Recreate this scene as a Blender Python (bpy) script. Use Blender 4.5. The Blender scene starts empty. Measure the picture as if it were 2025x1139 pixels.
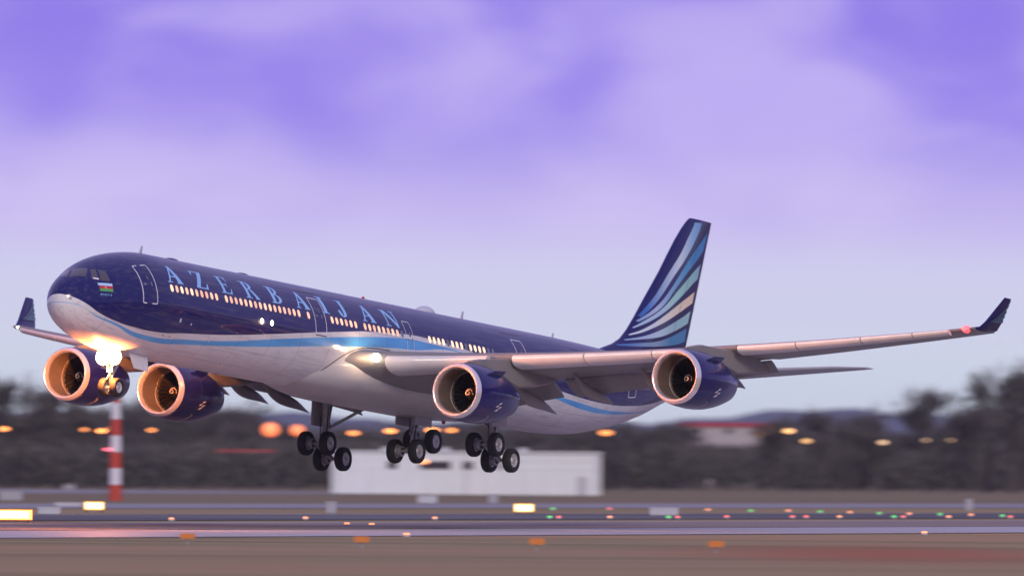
import bpy, math, random
import numpy as np
from mathutils import Matrix, Vector
from mathutils.geometry import delaunay_2d_cdt

rng = np.random.default_rng(7)
random.seed(7)
SC = bpy.context.scene
COL = SC.collection
PI = math.pi

# ------------------------------------------------------------------ camera
FPX, IW, IH, CAM_H = 21133.89, 2025.0, 1139.0, 3.75
TILT, ROLL = 345.5 / FPX, 0.0073
_d = np.array([0, math.cos(TILT), math.sin(TILT)])
_r0 = np.array([1.0, 0, 0]); _u0 = np.array([0, -math.sin(TILT), math.cos(TILT)])
_r = math.cos(ROLL) * _r0 + math.sin(ROLL) * _u0
_u = -math.sin(ROLL) * _r0 + math.cos(ROLL) * _u0
cam_d = bpy.data.cameras.new("camera")
cam = bpy.data.objects.new("camera", cam_d); COL.objects.link(cam)
m = Matrix.Identity(4)
for i in range(3):
    m[i][0], m[i][1], m[i][2] = _r[i], _u[i], -_d[i]
m[2][3] = CAM_H
cam.matrix_world = m
cam_d.sensor_width = 36.0
cam_d.lens = FPX * 36.0 / IW
cam_d.clip_start, cam_d.clip_end = 1.0, 40000.0
cam_d.dof.use_dof = True
cam_d.dof.focus_distance = 588.0
cam_d.dof.aperture_fstop = .75
cam_d.dof.aperture_ratio = 0.4
SC.camera = cam

# ------------------------------------------------------------------ world / sky
W = bpy.data.worlds.new("World"); SC.world = W; W.use_nodes = True
nt = W.node_tree; N = nt.nodes; L = nt.links; N.clear()
out = N.new("ShaderNodeOutputWorld"); bg = N.new("ShaderNodeBackground"); L.new(bg.outputs[0], out.inputs[0])
tc = N.new("ShaderNodeTexCoord"); sx = N.new("ShaderNodeSeparateXYZ"); L.new(tc.outputs["Generated"], sx.inputs[0])
def wm(op, a, b=None, clamp=False):
    n = N.new("ShaderNodeMath"); n.operation = op; n.use_clamp = clamp
    for k, v in enumerate((a, b)):
        if v is None: continue
        if isinstance(v, (int, float)): n.inputs[k].default_value = v
        else: L.new(v, n.inputs[k])
    return n.outputs[0]
el = wm("ARCSINE", wm("MAXIMUM", sx.outputs["Z"], 0.0))
deg = wm("MULTIPLY", el, 57.29578)
# soft ramp in elevation: compress so that the first degrees get most of the ramp
pos = wm("DIVIDE", deg, wm("ADD", deg, 3.0))          # 0..0.97
ramp = N.new("ShaderNodeValToRGB"); L.new(pos, ramp.inputs[0])
def pp(dg): return dg / (dg + 3.0)
stops = [(0.0, (.74, .81, .88)), (.5, (.67, .72, .86)), (.95, (.66, .66, .88)), (1.4, (.63, .55, .91)),
         (2.0, (.40, .32, .88)), (2.7, (.27, .20, .80)), (6, (.29, .31, .50)), (16, (.33, .37, .41)), (88, (.25, .285, .30))]
cr = ramp.color_ramp; cr.interpolation = 'EASE'
cr.elements[0].position = 0; cr.elements[0].color = (*stops[0][1], 1)
cr.elements[1].position = pp(88); cr.elements[1].color = (*stops[-1][1], 1)
for dg, c in stops[1:-1]:
    e_ = cr.elements.new(pp(dg)); e_.color = (*c, 1)
mp = N.new("ShaderNodeMapping"); L.new(tc.outputs["Generated"], mp.inputs[0]); mp.inputs["Scale"].default_value = (46, 46, 78)
mp.inputs["Location"].default_value = (1.3, 4.1, 2.35)
no = N.new("ShaderNodeTexNoise"); L.new(mp.outputs[0], no.inputs["Vector"]); no.inputs["Scale"].default_value = 1.0
no.inputs["Detail"].default_value = 5; no.inputs["Roughness"].default_value = .40; no.inputs["Distortion"].default_value = .35
cl = N.new("ShaderNodeMapRange"); L.new(no.outputs[0], cl.inputs[0]); cl.interpolation_type = 'SMOOTHSTEP'
cl.inputs[1].default_value = .35; cl.inputs[2].default_value = .67
amt = N.new("ShaderNodeMapRange"); L.new(deg, amt.inputs[0]); amt.inputs[1].default_value = .9; amt.inputs[2].default_value = 2.1
amt.inputs[4].default_value = .8; amt.interpolation_type = 'SMOOTHSTEP'
def wmix(fac, a, b):
    n = N.new("ShaderNodeMix"); n.data_type = 'RGBA'
    for k, v in ((0, fac), (6, a), (7, b)):
        if isinstance(v, (int, float)): n.inputs[k].default_value = v
        elif isinstance(v, tuple): n.inputs[k].default_value = (*v, 1)
        else: L.new(v, n.inputs[k])
    return n.outputs[2]
cloud = wmix(cl.outputs[0], (.27, .19, .83), (.62, .52, .94))
L.new(wmix(wm("MULTIPLY", amt.outputs[0], .75), ramp.outputs[0], cloud), bg.inputs[0])
bg.inputs[1].default_value = 1.0

# ------------------------------------------------------------------ sun: soft dusk glow low ahead of the aircraft
sd = bpy.data.lights.new("sun", 'SUN'); so = bpy.data.objects.new("sun", sd); COL.objects.link(so)
sd.energy = 1.7; sd.angle = math.radians(14); sd.color = (1.0, .88, .72)
sun_from = Vector((.14, -.90, .42)).normalized()
so.rotation_euler = (-sun_from).to_track_quat('-Z', 'Y').to_euler()
so.location = (-50, 0, 60)

vs = SC.view_settings
vs.view_transform = 'Standard'; vs.look = 'None'; vs.exposure = 0; vs.gamma = 1; vs.use_curve_mapping = False
SC.cycles.max_bounces = 6; SC.cycles.diffuse_bounces = 3; SC.cycles.glossy_bounces = 3
SC.cycles.volume_bounces = 0; SC.cycles.use_denoising = True
SC.cycles.sample_clamp_indirect = 6

# ------------------------------------------------------------------ pixel <-> ground helpers (survey of the photograph)
def gp(px, py, z=0.0):
    v = _d * FPX + _r * (px - IW / 2) - _u * (py - IH / 2)
    t = (z - CAM_H) / v[2]
    return np.array([0, 0, CAM_H]) + v * t
def at(px, py, Y):
    v = _d * FPX + _r * (px - IW / 2) - _u * (py - IH / 2)
    return np.array([0, 0, CAM_H]) + v * (Y / v[1])
A_H = np.array([.475820591, .879542361]); B_H = np.array([-.879542361, .475820591])   # along / across the runway
ORG = np.array([-5.831, 602.095])
def ab(a, b): return ORG + A_H * a + B_H * b
RUN_ROT = math.atan2(A_H[1], A_H[0])

# ------------------------------------------------------------------ materials
MATS = {}
def mat(name, col, rough=.6, metal=0.0, coat=0.0, emit=None, estr=0.0, noise=None, spec=.5, bump=0.0):
    """noise=(scale, amount, col2): procedural variation of colour"""
    if name in MATS: return MATS[name]
    M = bpy.data.materials.new(name); M.use_nodes = True; MATS[name] = M
    t = M.node_tree; b = t.nodes["Principled BSDF"]
    b.inputs["Base Color"].default_value = (*col, 1); b.inputs["Roughness"].default_value = rough
    b.inputs["Metallic"].default_value = metal; b.inputs["Coat Weight"].default_value = coat
    b.inputs["Coat Roughness"].default_value = .08; b.inputs["Specular IOR Level"].default_value = spec
    if emit: b.inputs["Emission Color"].default_value = (*emit, 1); b.inputs["Emission Strength"].default_value = estr
    tcn = t.nodes.new("ShaderNodeTexCoord")
    sc, am, c2 = noise or (3.0, .25, tuple(c * .8 for c in col))
    nn = t.nodes.new("ShaderNodeTexNoise"); nn.inputs["Scale"].default_value = sc; nn.inputs["Detail"].default_value = 6
    t.links.new(tcn.outputs["Object"], nn.inputs["Vector"])
    mr = t.nodes.new("ShaderNodeMapRange"); mr.inputs[1].default_value = .35; mr.inputs[2].default_value = .7; mr.inputs[4].default_value = am
    t.links.new(nn.outputs[0], mr.inputs[0])
    mx = t.nodes.new("ShaderNodeMix"); mx.data_type = 'RGBA'; mx.inputs[6].default_value = (*col, 1); mx.inputs[7].default_value = (*c2, 1)
    t.links.new(mr.outputs[0], mx.inputs[0]); t.links.new(mx.outputs[2], b.inputs["Base Color"])
    if bump:
        bp_ = t.nodes.new("ShaderNodeBump"); bp_.inputs["Strength"].default_value = bump; t.links.new(nn.outputs[0], bp_.inputs["Height"])
        t.links.new(bp_.outputs[0], b.inputs["Normal"])
    return M
NAVY = (.010, .011, .105); WHITE = (.72, .72, .71); SKYB = (.05, .27, .62)

# ------------------------------------------------------------------ mesh helpers
def mk(name, V, F, mt, parent=None, smooth=True, ang=40, loc=None):
    me = bpy.data.meshes.new(name); me.from_pydata([tuple(map(float, v)) for v in V], [], [tuple(map(int, f)) for f in F]); me.update()
    if isinstance(mt, (list, tuple)):
        for q in mt: me.materials.append(q)
    else: me.materials.append(mt)
    if smooth:
        me.polygons.foreach_set("use_smooth", [True] * len(me.polygons)); me.set_sharp_from_angle(angle=math.radians(ang))
    o = bpy.data.objects.new(name, me); COL.objects.link(o)
    if parent: o.parent = parent
    if loc is not None: o.location = loc
    return o
def empty(name, loc=(0, 0, 0), rz=0, parent=None):
    o = bpy.data.objects.new(name, None); COL.objects.link(o); o.location = loc; o.rotation_euler = (0, 0, rz)
    o.empty_display_size = .5
    if parent: o.parent = parent
    return o
def tag(o, label, cat=None, group=None, kind=None):
    if label: o["label"] = label
    if cat: o["category"] = cat
    if group: o["group"] = group
    if kind: o["kind"] = kind
    return o
class MB:
    def __init__(s): s.V = []; s.F = []
    def add(s, V, F):
        b = len(s.V); s.V += [tuple(v) for v in V]; s.F += [tuple(i + b for i in f) for f in F]; return s
    def box(s, c, h, rz=0.0, ry=0.0):
        c = np.array(c, float); vs_ = []
        R = np.array(Matrix.Rotation(rz, 3, 'Z') @ Matrix.Rotation(ry, 3, 'Y'))
        for x in (-1, 1):
            for y in (-1, 1):
                for z in (-1, 1): vs_.append(c + R @ np.array([x * h[0], y * h[1], z * h[2]]))
        return s.add(vs_, [(0, 1, 3, 2), (4, 6, 7, 5), (0, 4, 5, 1), (2, 3, 7, 6), (0, 2, 6, 4), (1, 5, 7, 3)])
    def loft(s, rings, cap=True):
        n = len(rings[0]); V = [p for r_ in rings for p in r_]; F = []
        for i in range(len(rings) - 1):
            for j in range(n):
                k = (j + 1) % n; F.append((i * n + j, i * n + k, (i + 1) * n + k, (i + 1) * n + j))
        if cap: F.append(tuple(range(n - 1, -1, -1))); F.append(tuple((len(rings) - 1) * n + j for j in range(n)))
        return s.add(V, F)
    def tube(s, pts, rad, n=12, cap=True):
        pts = [np.array(p, float) for p in pts]; rings = []
        if not hasattr(rad, '__len__'): rad = [rad] * len(pts)
        for i, p in enumerate(pts):
            t = pts[min(i + 1, len(pts) - 1)] - pts[max(i - 1, 0)]; t = t / np.linalg.norm(t)
            a = np.array([0, 0, 1.0]) if abs(t[2]) < .9 else np.array([0, 1.0, 0])
            u = np.cross(t, a); u /= np.linalg.norm(u); v = np.cross(t, u)
            rings.append([p + rad[i] * (math.cos(q) * u + math.sin(q) * v) for q in np.linspace(0, 2 * PI, n, endpoint=False)])
        return s.loft(rings, cap)
    def lathe(s, prof, axis='x', c=(0, 0, 0), n=48, close=False):
        c = np.array(c, float); rings = []
        for a, r_ in prof:
            ring = []
            for q in np.linspace(0, 2 * PI, n, endpoint=False):
                if axis == 'x': p = (a, r_ * math.cos(q), r_ * math.sin(q))
                elif axis == 'y': p = (r_ * math.cos(q), a, r_ * math.sin(q))
                else: p = (r_ * math.cos(q), r_ * math.sin(q), a)
                ring.append(c + p)
            rings.append(ring)
        if close: rings.append(rings[0])
        return s.loft(rings, cap=False)
    def obj(s, name, mt, parent=None, **k): return mk(name, s.V, s.F, mt, parent, **k)
def copy_tree(o, parent=None):
    c = o.copy(); COL.objects.link(c); c.parent = parent
    for ch in o.children: copy_tree(ch, c)
    return c
def pch(xs, ys):
    xs = np.array(xs, float); ys = np.array(ys, float); h = np.diff(xs); dl = np.diff(ys) / h
    mm = np.zeros(len(xs)); mm[0] = dl[0]; mm[-1] = dl[-1]
    for i in range(1, len(xs) - 1):
        if dl[i - 1] * dl[i] > 0:
            w1 = 2 * h[i] + h[i - 1]; w2 = h[i] + 2 * h[i - 1]; mm[i] = (w1 + w2) / (w1 / dl[i - 1] + w2 / dl[i])
    def f(x):
        x = np.clip(np.asarray(x, float), xs[0], xs[-1]); i = np.clip(np.searchsorted(xs, x) - 1, 0, len(xs) - 2)
        t = (x - xs[i]) / h[i]
        return ((1 + 2 * t) * (1 - t) ** 2 * ys[i] + t * (1 - t) ** 2 * h[i] * mm[i] + t * t * (3 - 2 * t) * ys[i + 1] + t * t * (t - 1) * h[i] * mm[i + 1])
    return f

# ================================================================== SETTING
def ground_mat(name, c1, c2, c3, stretch, sc, rough=.95, speck=0.0, spec=.2, rot=None, bump=.4, red=False):
    M = bpy.data.materials.new(name); M.use_nodes = True; t = M.node_tree; b = t.nodes["Principled BSDF"]
    b.inputs["Roughness"].default_value = rough; b.inputs["Specular IOR Level"].default_value = spec * .1 if name.startswith('runway') else 0.0
    tcn = t.nodes.new("ShaderNodeTexCoord"); mpn = t.nodes.new("ShaderNodeMapping"); t.links.new(tcn.outputs["Object"], mpn.inputs[0])
    mpn.inputs["Rotation"].default_value = (0, 0, -RUN_ROT if rot is None else rot)
    mpn.inputs["Scale"].default_value = (sc / stretch, sc, sc)
    def nz(s, dt, ro):
        n = t.nodes.new("ShaderNodeTexNoise"); n.inputs["Scale"].default_value = s; n.inputs["Detail"].default_value = dt; n.inputs["Roughness"].default_value = ro
        t.links.new(mpn.outputs[0], n.inputs["Vector"]); return n
    n1, n2 = nz(1.0, 8, .65), nz(.17, 3, .5)
    r1 = t.nodes.new("ShaderNodeMapRange"); t.links.new(n1.outputs[0], r1.inputs[0]); r1.inputs[1].default_value = .32; r1.inputs[2].default_value = .68
    r2 = t.nodes.new("ShaderNodeMapRange"); t.links.new(n2.outputs[0], r2.inputs[0]); r2.inputs[1].default_value = .45; r2.inputs[2].default_value = .65
    m1 = t.nodes.new("ShaderNodeMix"); m1.data_type = 'RGBA'; m1.inputs[6].default_value = (*c1, 1); m1.inputs[7].default_value = (*c2, 1); t.links.new(r1.outputs[0], m1.inputs[0])
    m2 = t.nodes.new("ShaderNodeMix"); m2.data_type = 'RGBA'; t.links.new(m1.outputs[2], m2.inputs[6]); m2.inputs[7].default_value = (*c3, 1); t.links.new(r2.outputs[0], m2.inputs[0])
    colr = m2.outputs[2]
    if red:      # red glow reflected on the grass, painted into its colour, right foreground
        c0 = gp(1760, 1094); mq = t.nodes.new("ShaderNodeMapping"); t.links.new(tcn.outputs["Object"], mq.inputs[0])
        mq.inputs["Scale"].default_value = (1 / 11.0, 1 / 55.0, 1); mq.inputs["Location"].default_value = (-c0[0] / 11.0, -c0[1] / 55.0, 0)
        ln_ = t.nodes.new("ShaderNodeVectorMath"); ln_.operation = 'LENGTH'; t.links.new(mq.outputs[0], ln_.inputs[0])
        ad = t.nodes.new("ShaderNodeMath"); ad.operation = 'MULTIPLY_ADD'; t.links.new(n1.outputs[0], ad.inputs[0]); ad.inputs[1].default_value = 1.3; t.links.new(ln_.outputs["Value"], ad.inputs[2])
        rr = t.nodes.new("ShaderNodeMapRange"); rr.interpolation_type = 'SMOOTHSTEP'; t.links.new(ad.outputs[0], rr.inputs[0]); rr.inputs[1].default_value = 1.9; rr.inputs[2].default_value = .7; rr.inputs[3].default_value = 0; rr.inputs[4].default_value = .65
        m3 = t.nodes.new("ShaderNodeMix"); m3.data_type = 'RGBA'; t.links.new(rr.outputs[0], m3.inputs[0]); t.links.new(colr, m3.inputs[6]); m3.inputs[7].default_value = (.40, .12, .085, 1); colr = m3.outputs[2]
    t.links.new(colr, b.inputs["Base Color"])
    bp_ = t.nodes.new("ShaderNodeBump"); bp_.inputs["Strength"].default_value = bump; bp_.inputs["Distance"].default_value = .05; t.links.new(n1.outputs[0], bp_.inputs["Height"]); t.links.new(bp_.outputs[0], b.inputs["Normal"])
    return M
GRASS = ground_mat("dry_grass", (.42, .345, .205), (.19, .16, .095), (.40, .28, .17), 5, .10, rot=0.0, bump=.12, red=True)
FARGRASS = ground_mat("far_grass", (.32, .265, .18), (.16, .135, .09), (.24, .21, .13), 6, .03, rot=0.0)
ASPH = ground_mat("runway_concrete", (.50, .49, .50), (.40, .39, .40), (.46, .44, .44), 40, .4, .55, spec=.4)
RUBBER = ground_mat("rubber_stained_runway", (.34, .29, .27), (.25, .215, .20), (.30, .24, .22), 60, .5, .5, spec=.4)
TAXI = ground_mat("taxiway_asphalt", (.17, .17, .185), (.12, .12, .135), (.2, .2, .21), 30, .3, .6, spec=.4)
TAXIL = ground_mat("taxiway_concrete", (.36, .36, .38), (.28, .28, .30), (.33, .32, .32), 30, .3, .6, spec=.4)
PAINT = mat("white_line_paint", (.78, .78, .78), .5)

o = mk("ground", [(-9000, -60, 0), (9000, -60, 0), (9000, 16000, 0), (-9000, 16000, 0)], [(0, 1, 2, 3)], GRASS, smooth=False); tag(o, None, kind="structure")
def strip(name, a0, a1, b0, b1, z, mt):
    P = [ab(a0, b0), ab(a1, b0), ab(a1, b1), ab(a0, b1)]
    o = mk(name, [(p[0], p[1], z) for p in P], [(0, 3, 2, 1)], mt, smooth=False)
    if o.data.polygons[0].normal.z < 0: o.data.flip_normals()
    return tag(o, None, kind="structure")
strip("far_field", -1500, 4000, 174, 900, .02, FARGRASS)
strip("runway", -900, 1500, -29.6, 31, .03, ASPH)
strip("runway_touchdown_zone", -900, 1500, -3, 29, .045, RUBBER)
strip("runway_edge_line", -900, 1500, -28.4, -27.4, .045, PAINT)
strip("far_runway_edge_line", -900, 1500, 29.6, 30.2, .045, PAINT)
strip("taxiway", -900, 1500, 48, 82, .03, TAXI)
strip("shadow_strip", -900, 1500, 43.5, 48, .035, mat("dark_shadow", (.05, .05, .055), .8))  # shade along the runway's far side, painted as a flat dark strip
strip("taxiway_edge_line", -900, 1500, 81, 81.7, .045, PAINT)
strip("second_taxiway", -900, 1600, 127, 174, .04, TAXIL)
strip("apron", -800, 610, 315, 440, .05, TAXIL)

def hill(name, Y, prof, mt, depth):
    V = []; F = []
    for i, (px, h) in enumerate(prof):
        x = (px - IW / 2) / FPX * Y
        V += [(x, Y, -1), (x, Y + depth * .45, h), (x, Y + depth, -1)]
    for i in range(len(prof) - 1):
        a = i * 3
        F += [(a, a + 3, a + 4, a + 1), (a + 1, a + 4, a + 5, a + 2)]
    return tag(mk(name, V, F, mt, ang=180), None, kind="structure")
HILLM = mat("wooded_hill", (.10, .12, .16), .9, noise=(.01, .6, (.13, .14, .17)))  # distant haze put into the hill colour: lightened and bluish
prof = []
for px in range(-900, 3000, 26):
    h = 25 + 3 * math.sin(px * .0041 + .5) + 2 * math.sin(px * .011 + 2) + 1.2 * math.sin(px * .037) + rng.normal(0, .5)
    if px > 1300: h += 5 * min(1, (px - 1300) / 300)
    prof.append((px, h))
hill("hills", 7200, [(a_, b_ * .9 + 14) for a_, b_ in prof], HILLM, 1500)

# ---------------------------------------------------------------- vegetation
BARK = mat("bark", (.07, .058, .052), .95, noise=(6, .6, (.11, .095, .085)))
TWIG = mat("bare_twigs", (.115, .105, .10), .95, noise=(2, .6, (.075, .068, .068)))
THICK = mat("winter_thicket", (.075, .07, .065), .95, noise=(.25, .8, (.13, .12, .105)))
def make_tree(seed, H, spread):
    g = np.random.default_rng(seed); tr = MB(); tv = []; tf = []; 
    def seg(p, q, r0, r1, mb, n=5): mb.tube([p, q], [r0, r1], n=n, cap=False)
    def twig(p, dr, ln, w):
        s_ = np.cross(dr, g.normal(size=3)); s_ /= np.linalg.norm(s_) + 1e-9
        b = len(tv); e_ = p + dr * ln
        tv.extend([p - s_ * w, p + s_ * w, e_ + s_ * w * .4, e_ - s_ * w * .4]); tf.append((b, b + 1, b + 2, b + 3))
    cr_ = MB()
    def grow(p, dr, ln, r, lv):
        q = p + dr * ln
        if lv <= 1: seg(p, q, r, r * .68, tr, 7)
        else: seg(p, q, r, r * .6, cr_, 4)
        if lv >= 4:
            for _ in range(7):
                t_ = g.uniform(.1, 1); dd = dr + g.normal(size=3) * .65 + (0, 0, .15); dd /= np.linalg.norm(dd)
                twig(p + (q - p) * t_, dd, g.uniform(.5, 1.3) * H / 15, .035 * H / 15)
            return
        for _ in range([4, 4, 4, 4][lv]):
            dd = dr * .75 + g.normal(size=3) * (.52 if lv else .42) * spread + np.array([0, 0, .22]); dd /= np.linalg.norm(dd)
            grow(p + (q - p) * g.uniform(.62, 1.0), dd, ln * g.uniform(.58, .82), r * .6, lv + 1)
    grow(np.zeros(3), np.array([g.normal(0, .05), g.normal(0, .05), 1.0]), H * .27, H * .018, 0)
    cr_.add(tv, tf)
    # rescale to height H
    zmax = max(v[2] for v in cr_.V); k = H / zmax
    f_ = lambda Vs: [tuple(np.array(v) * k) for v in Vs]
    root = empty("bare_tree")
    mk("trunk", f_(tr.V), tr.F, BARK, root); mk("crown", f_(cr_.V), cr_.F, TWIG, root, smooth=False)
    return root
protos = [make_tree(11 + i, 15, s_) for i, s_ in enumerate((1.0, 1.25, .8, 1.1, 1.35))]
used = set()
def tree(px, top, Y, v, label, group):
    base = at(px, 1000, Y); H = at(px, top, Y)[2]
    if v not in used: o = protos[v]; used.add(v)
    else: o = copy_tree(protos[v])
    o.location = (base[0], Y, 0); o.rotation_euler = (0, 0, rng.uniform(0, 6.28)); k = H / 15.0
    wk = k * rng.uniform(.95, 1.25); o.scale = (wk, wk, k)
    tag(o, label, "tree", group)
# standing-out trees
SPECIAL = [(2000, 700, 1500, 1, "tall bare tree at the far right edge, highest in view", None),
           (1952, 722, 1530, 0, "tall loose-crowned bare tree just left of the highest tree at right", None),
           (1815, 752, 1650, 2, "slim bare tree rising alone right of the tailplane tip", None),
           (30, 722, 1420, 3, "pale hazy bare tree at the far left edge beside the outer engine", None),
           (1690, 782, 1600, 4, "rounded bare tree below the tip of the tailplane", None),
           (1600, 795, 1620, 0, "low bare tree right of the red-roofed house", None)]
for q in SPECIAL: tree(*q)
GB = "bare trees of the dark belt behind the airfield"
belt = []
for px in list(range(-60, 720, 36)) + list(range(720, 1340, 44)) + list(range(1540, 2090, 40)):
    if px < 80: tp = rng.uniform(775, 815)
    elif px < 480: tp = rng.uniform(768, 800)
    elif px < 640: tp = rng.uniform(800, 835)
    elif px < 1340: tp = rng.uniform(815, 850)
    elif px < 1920: tp = rng.uniform(800, 850)
    else: tp = rng.uniform(770, 800)
    belt.append((px + rng.uniform(-12, 12), tp, rng.uniform(1500, 1720)))
for k, (px, tp, Y) in enumerate(belt):
    side = "bare dark tree in the belt left of and below the airliner's nose and wing" if px < 720 else ("bare dark tree in the belt behind the white hut" if px < 1340 else "bare dark tree in the belt below the airliner's tailplane at right")
    tree(px, tp, Y, k % 5, side, ["trees of the belt at left", "trees of the belt behind the hut", "trees of the belt at right"][0 if px < 720 else 1 if px < 1340 else 2])
# continuous undergrowth and hedge in front of the trees: uncountable twig mass
def thicket(name, label, a0, a1, b0, b1, n, hlo, hhi, mt, wid=.25, bumps=True):
    g = np.random.default_rng(len(name)); V = np.empty((n * 4, 3)); ph = g.uniform(0, 6.28, 4)
    a = g.uniform(a0, a1, n); b = g.uniform(b0, b1, n); p = ORG + a[:, None] * A_H + b[:, None] * B_H
    hm = hlo + (hhi - hlo) * (.5 + .28 * np.sin(a * .05 + ph[0]) + .16 * np.sin(a * .17 + ph[1]) + .1 * np.sin(a * .41 + ph[2]))
    zc = g.uniform(0, 1, n) ** .8 * hm; dr = g.normal(size=(n, 3)) * (.7, .7, .6) + (0, 0, .8); dr /= np.linalg.norm(dr, axis=1)[:, None]
    ln = g.uniform(.5, 1.6, n) * .9; sd_ = np.cross(dr, g.normal(size=(n, 3))); sd_ /= np.linalg.norm(sd_, axis=1)[:, None]; w = g.uniform(.3, 1, n) * wid
    c = np.column_stack([p, zc])
    V[0::4] = c - sd_ * w[:, None]; V[1::4] = c + sd_ * w[:, None]; V[2::4] = c + dr * ln[:, None] + sd_ * w[:, None] * .3; V[3::4] = c + dr * ln[:, None] - sd_ * w[:, None] * .3
    V[:, 2] = np.maximum(V[:, 2], -.1)
    me = bpy.data.meshes.new(name); F = np.arange(n * 4).reshape(-1, 4)
    me.from_pydata(V.tolist(), [], F.tolist()); me.materials.append(mt); ob = bpy.data.objects.new(name, me); COL.objects.link(ob)
    return tag(ob, label, "undergrowth", kind="stuff")
thicket("undergrowth", "dark winter undergrowth massed in front of the tree belt", 500, 1400, 425, 455, 95000, 4.6, 6.6, THICK, .3)
thicket("tree_belt_thicket", "dense brown twiggy wood behind the airfield", 560, 1500, 560, 640, 90000, 5.5, 10.5, TWIG, .35)

# ================================================================== AIRFIELD OBJECTS
LILAC_WHITE = mat("white_cladding", (.72, .76, .77), .6, noise=(.4, .35, (.62, .66, .68)))
DARKWIN = mat("dark_window", (.03, .032, .04), .12)
GREYV = mat("vent_grey", (.5, .5, .52), .6)
FRAMEG = mat("grey_frame", (.35, .35, .37), .5)
ORANGE_GLOW = lambda n, c, s_: mat(n, (.8, .5, .2), .4, emit=c, estr=s_)
# --- white hut: long low clad building (panels are parts)
pL, pR = gp(655, 975.5), gp(1190, 982)
pR = at(1188, 982, pL[1] - .5)
dx, dy = pR[0] - pL[0], pR[1] - pL[1]
Lh = math.hypot(dx, dy); rz = math.atan2(dy, dx)
hut = empty("airfield_hut", (pL[0], pL[1], 0), rz); tag(hut, "long low white clad hut behind the main landing gear", "hut")
HH = 4.95; DEP = 7.0
npan = 14
MB().box((Lh / 2, DEP / 2 + .06, HH / 2 - .02), (Lh / 2 - .06, DEP / 2 - .06, HH / 2 - .06)).obj("core_wall", LILAC_WHITE, hut, smooth=False)
spans = [(766, 785), (830, 892), (915, 936), (985, 995)]
wins = [((s0 - 655) / 535 * Lh, (s1 - 655) / 535 * Lh) for s0, s1 in spans]
pw = Lh / npan
for i in range(npan):
    MB().box((pw * (i + .5), 0, 1.45), (pw / 2 - .02, .05, 1.45)).obj("wall_panel", LILAC_WHITE, hut, smooth=False)
    MB().box((pw * (i + .5), 0.01, 4.42), (pw / 2 - .02, .05, .50)).obj("upper_panel", LILAC_WHITE, hut, smooth=False)
prev = 0
for i, (w0, w1) in enumerate(wins + [(Lh, Lh)]):
    if w0 > prev + .05: MB().box(((prev + w0) / 2, 0.015, 3.41), ((w0 - prev) / 2 - .02, .05, .49)).obj("window_band_panel", LILAC_WHITE, hut, smooth=False)
    if w1 > w0:
        wo = MB().box(((w0 + w1) / 2, .005, 2.95), ((w1 - w0) / 2, .08, .04)).box(((w0 + w1) / 2, .005, 3.87), ((w1 - w0) / 2, .08, .04)).box((w0 + .03, .005, 3.41), (.03, .075, .5)).box((w1 - .03, .005, 3.41), (.03, .075, .5)).obj("window", FRAMEG, hut, smooth=False)
        MB().box(((w0 + w1) / 2, .03, 3.41), ((w1 - w0) / 2 - .03, .015, .42)).obj("pane", DARKWIN, wo, smooth=False)
    prev = w1
lamp = MB().box((wins[1][0] + .5, -.12, 3.8), (.42, .06, .12)).obj("wall_lamp", ORANGE_GLOW("orange_wall_lamp", (1, .32, .08), 4), hut, smooth=False)
MB().box((Lh / 2, DEP / 2, HH + .06), (Lh / 2 + .12, DEP / 2 + .12, .09)).obj("roof", LILAC_WHITE, hut, smooth=False)
HW = Lh
dr_ = MB().box((HW * .93, -.07, 1.1), (.55, .03, 1.08)).obj("door", mat("grey_door", (.45, .46, .50), .5), hut, smooth=False)
MB().box((HW * .93 + .4, -.12, 1.05), (.05, .03, .03)).obj("handle", FRAMEG, dr_, smooth=False)
for k in (.02, .5, .985): MB().tube([(HW * k, -.12, .1), (HW * k, -.12, HH - .1)], .06, n=8).obj("downpipe", FRAMEG, hut)
MB().tube([(0, -.14, HH - .06), (HW, -.14, HH - .06)], .07, n=8).obj("gutter", FRAMEG, hut)
for k in (.2, .42, .71): MB().box((HW * k, 3.0, HH + .35), (.5, .5, .24)).obj("roof_vent", GREYV, hut, smooth=False)
# --- red-roofed house in the trees
hp = at(1440, 1000, 1760)
house = empty("red_roofed_house", (hp[0], hp[1], 0)); tag(house, "pale house with dark red flat eaves and lit windows among the trees", "house")
sc_ = 1760 / FPX
Hh = CAM_H + (918 - 842) * sc_; hw = 95 * sc_
HWALL = mat("pale_render", (.42, .39, .40), .8)
MB().box((0, 4, Hh / 2), (hw - .3, 4, Hh / 2)).obj("wall", HWALL, house, smooth=False)
MB().box((0, 4, Hh + .22), (hw + .4, 4.4, .30)).obj("roof", mat("dark_red_fascia", (.40, .012, .04), .6), house, smooth=False)
LITW = ORANGE_GLOW("lit_house_window", (1, .50, .20), 2.6)
for px, py, w_, h_ in ((1502, 858, 16, 9), (1524, 850, 18, 10), (1380, 852, 14, 9), (1440, 852, 14, 9)):
    x = (px - 1440) * sc_; z = CAM_H + (918 - py) * sc_
    f_ = MB().box((x, -.02, z), (w_ * sc_ / 2 + .08, .05, h_ * sc_ / 2 + .08)).obj("window", FRAMEG, house, smooth=False)
    MB().box((x, -.06, z), (w_ * sc_ / 2, .03, h_ * sc_ / 2)).obj("pane", LITW if px > 1490 else DARKWIN, f_, smooth=False)
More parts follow.
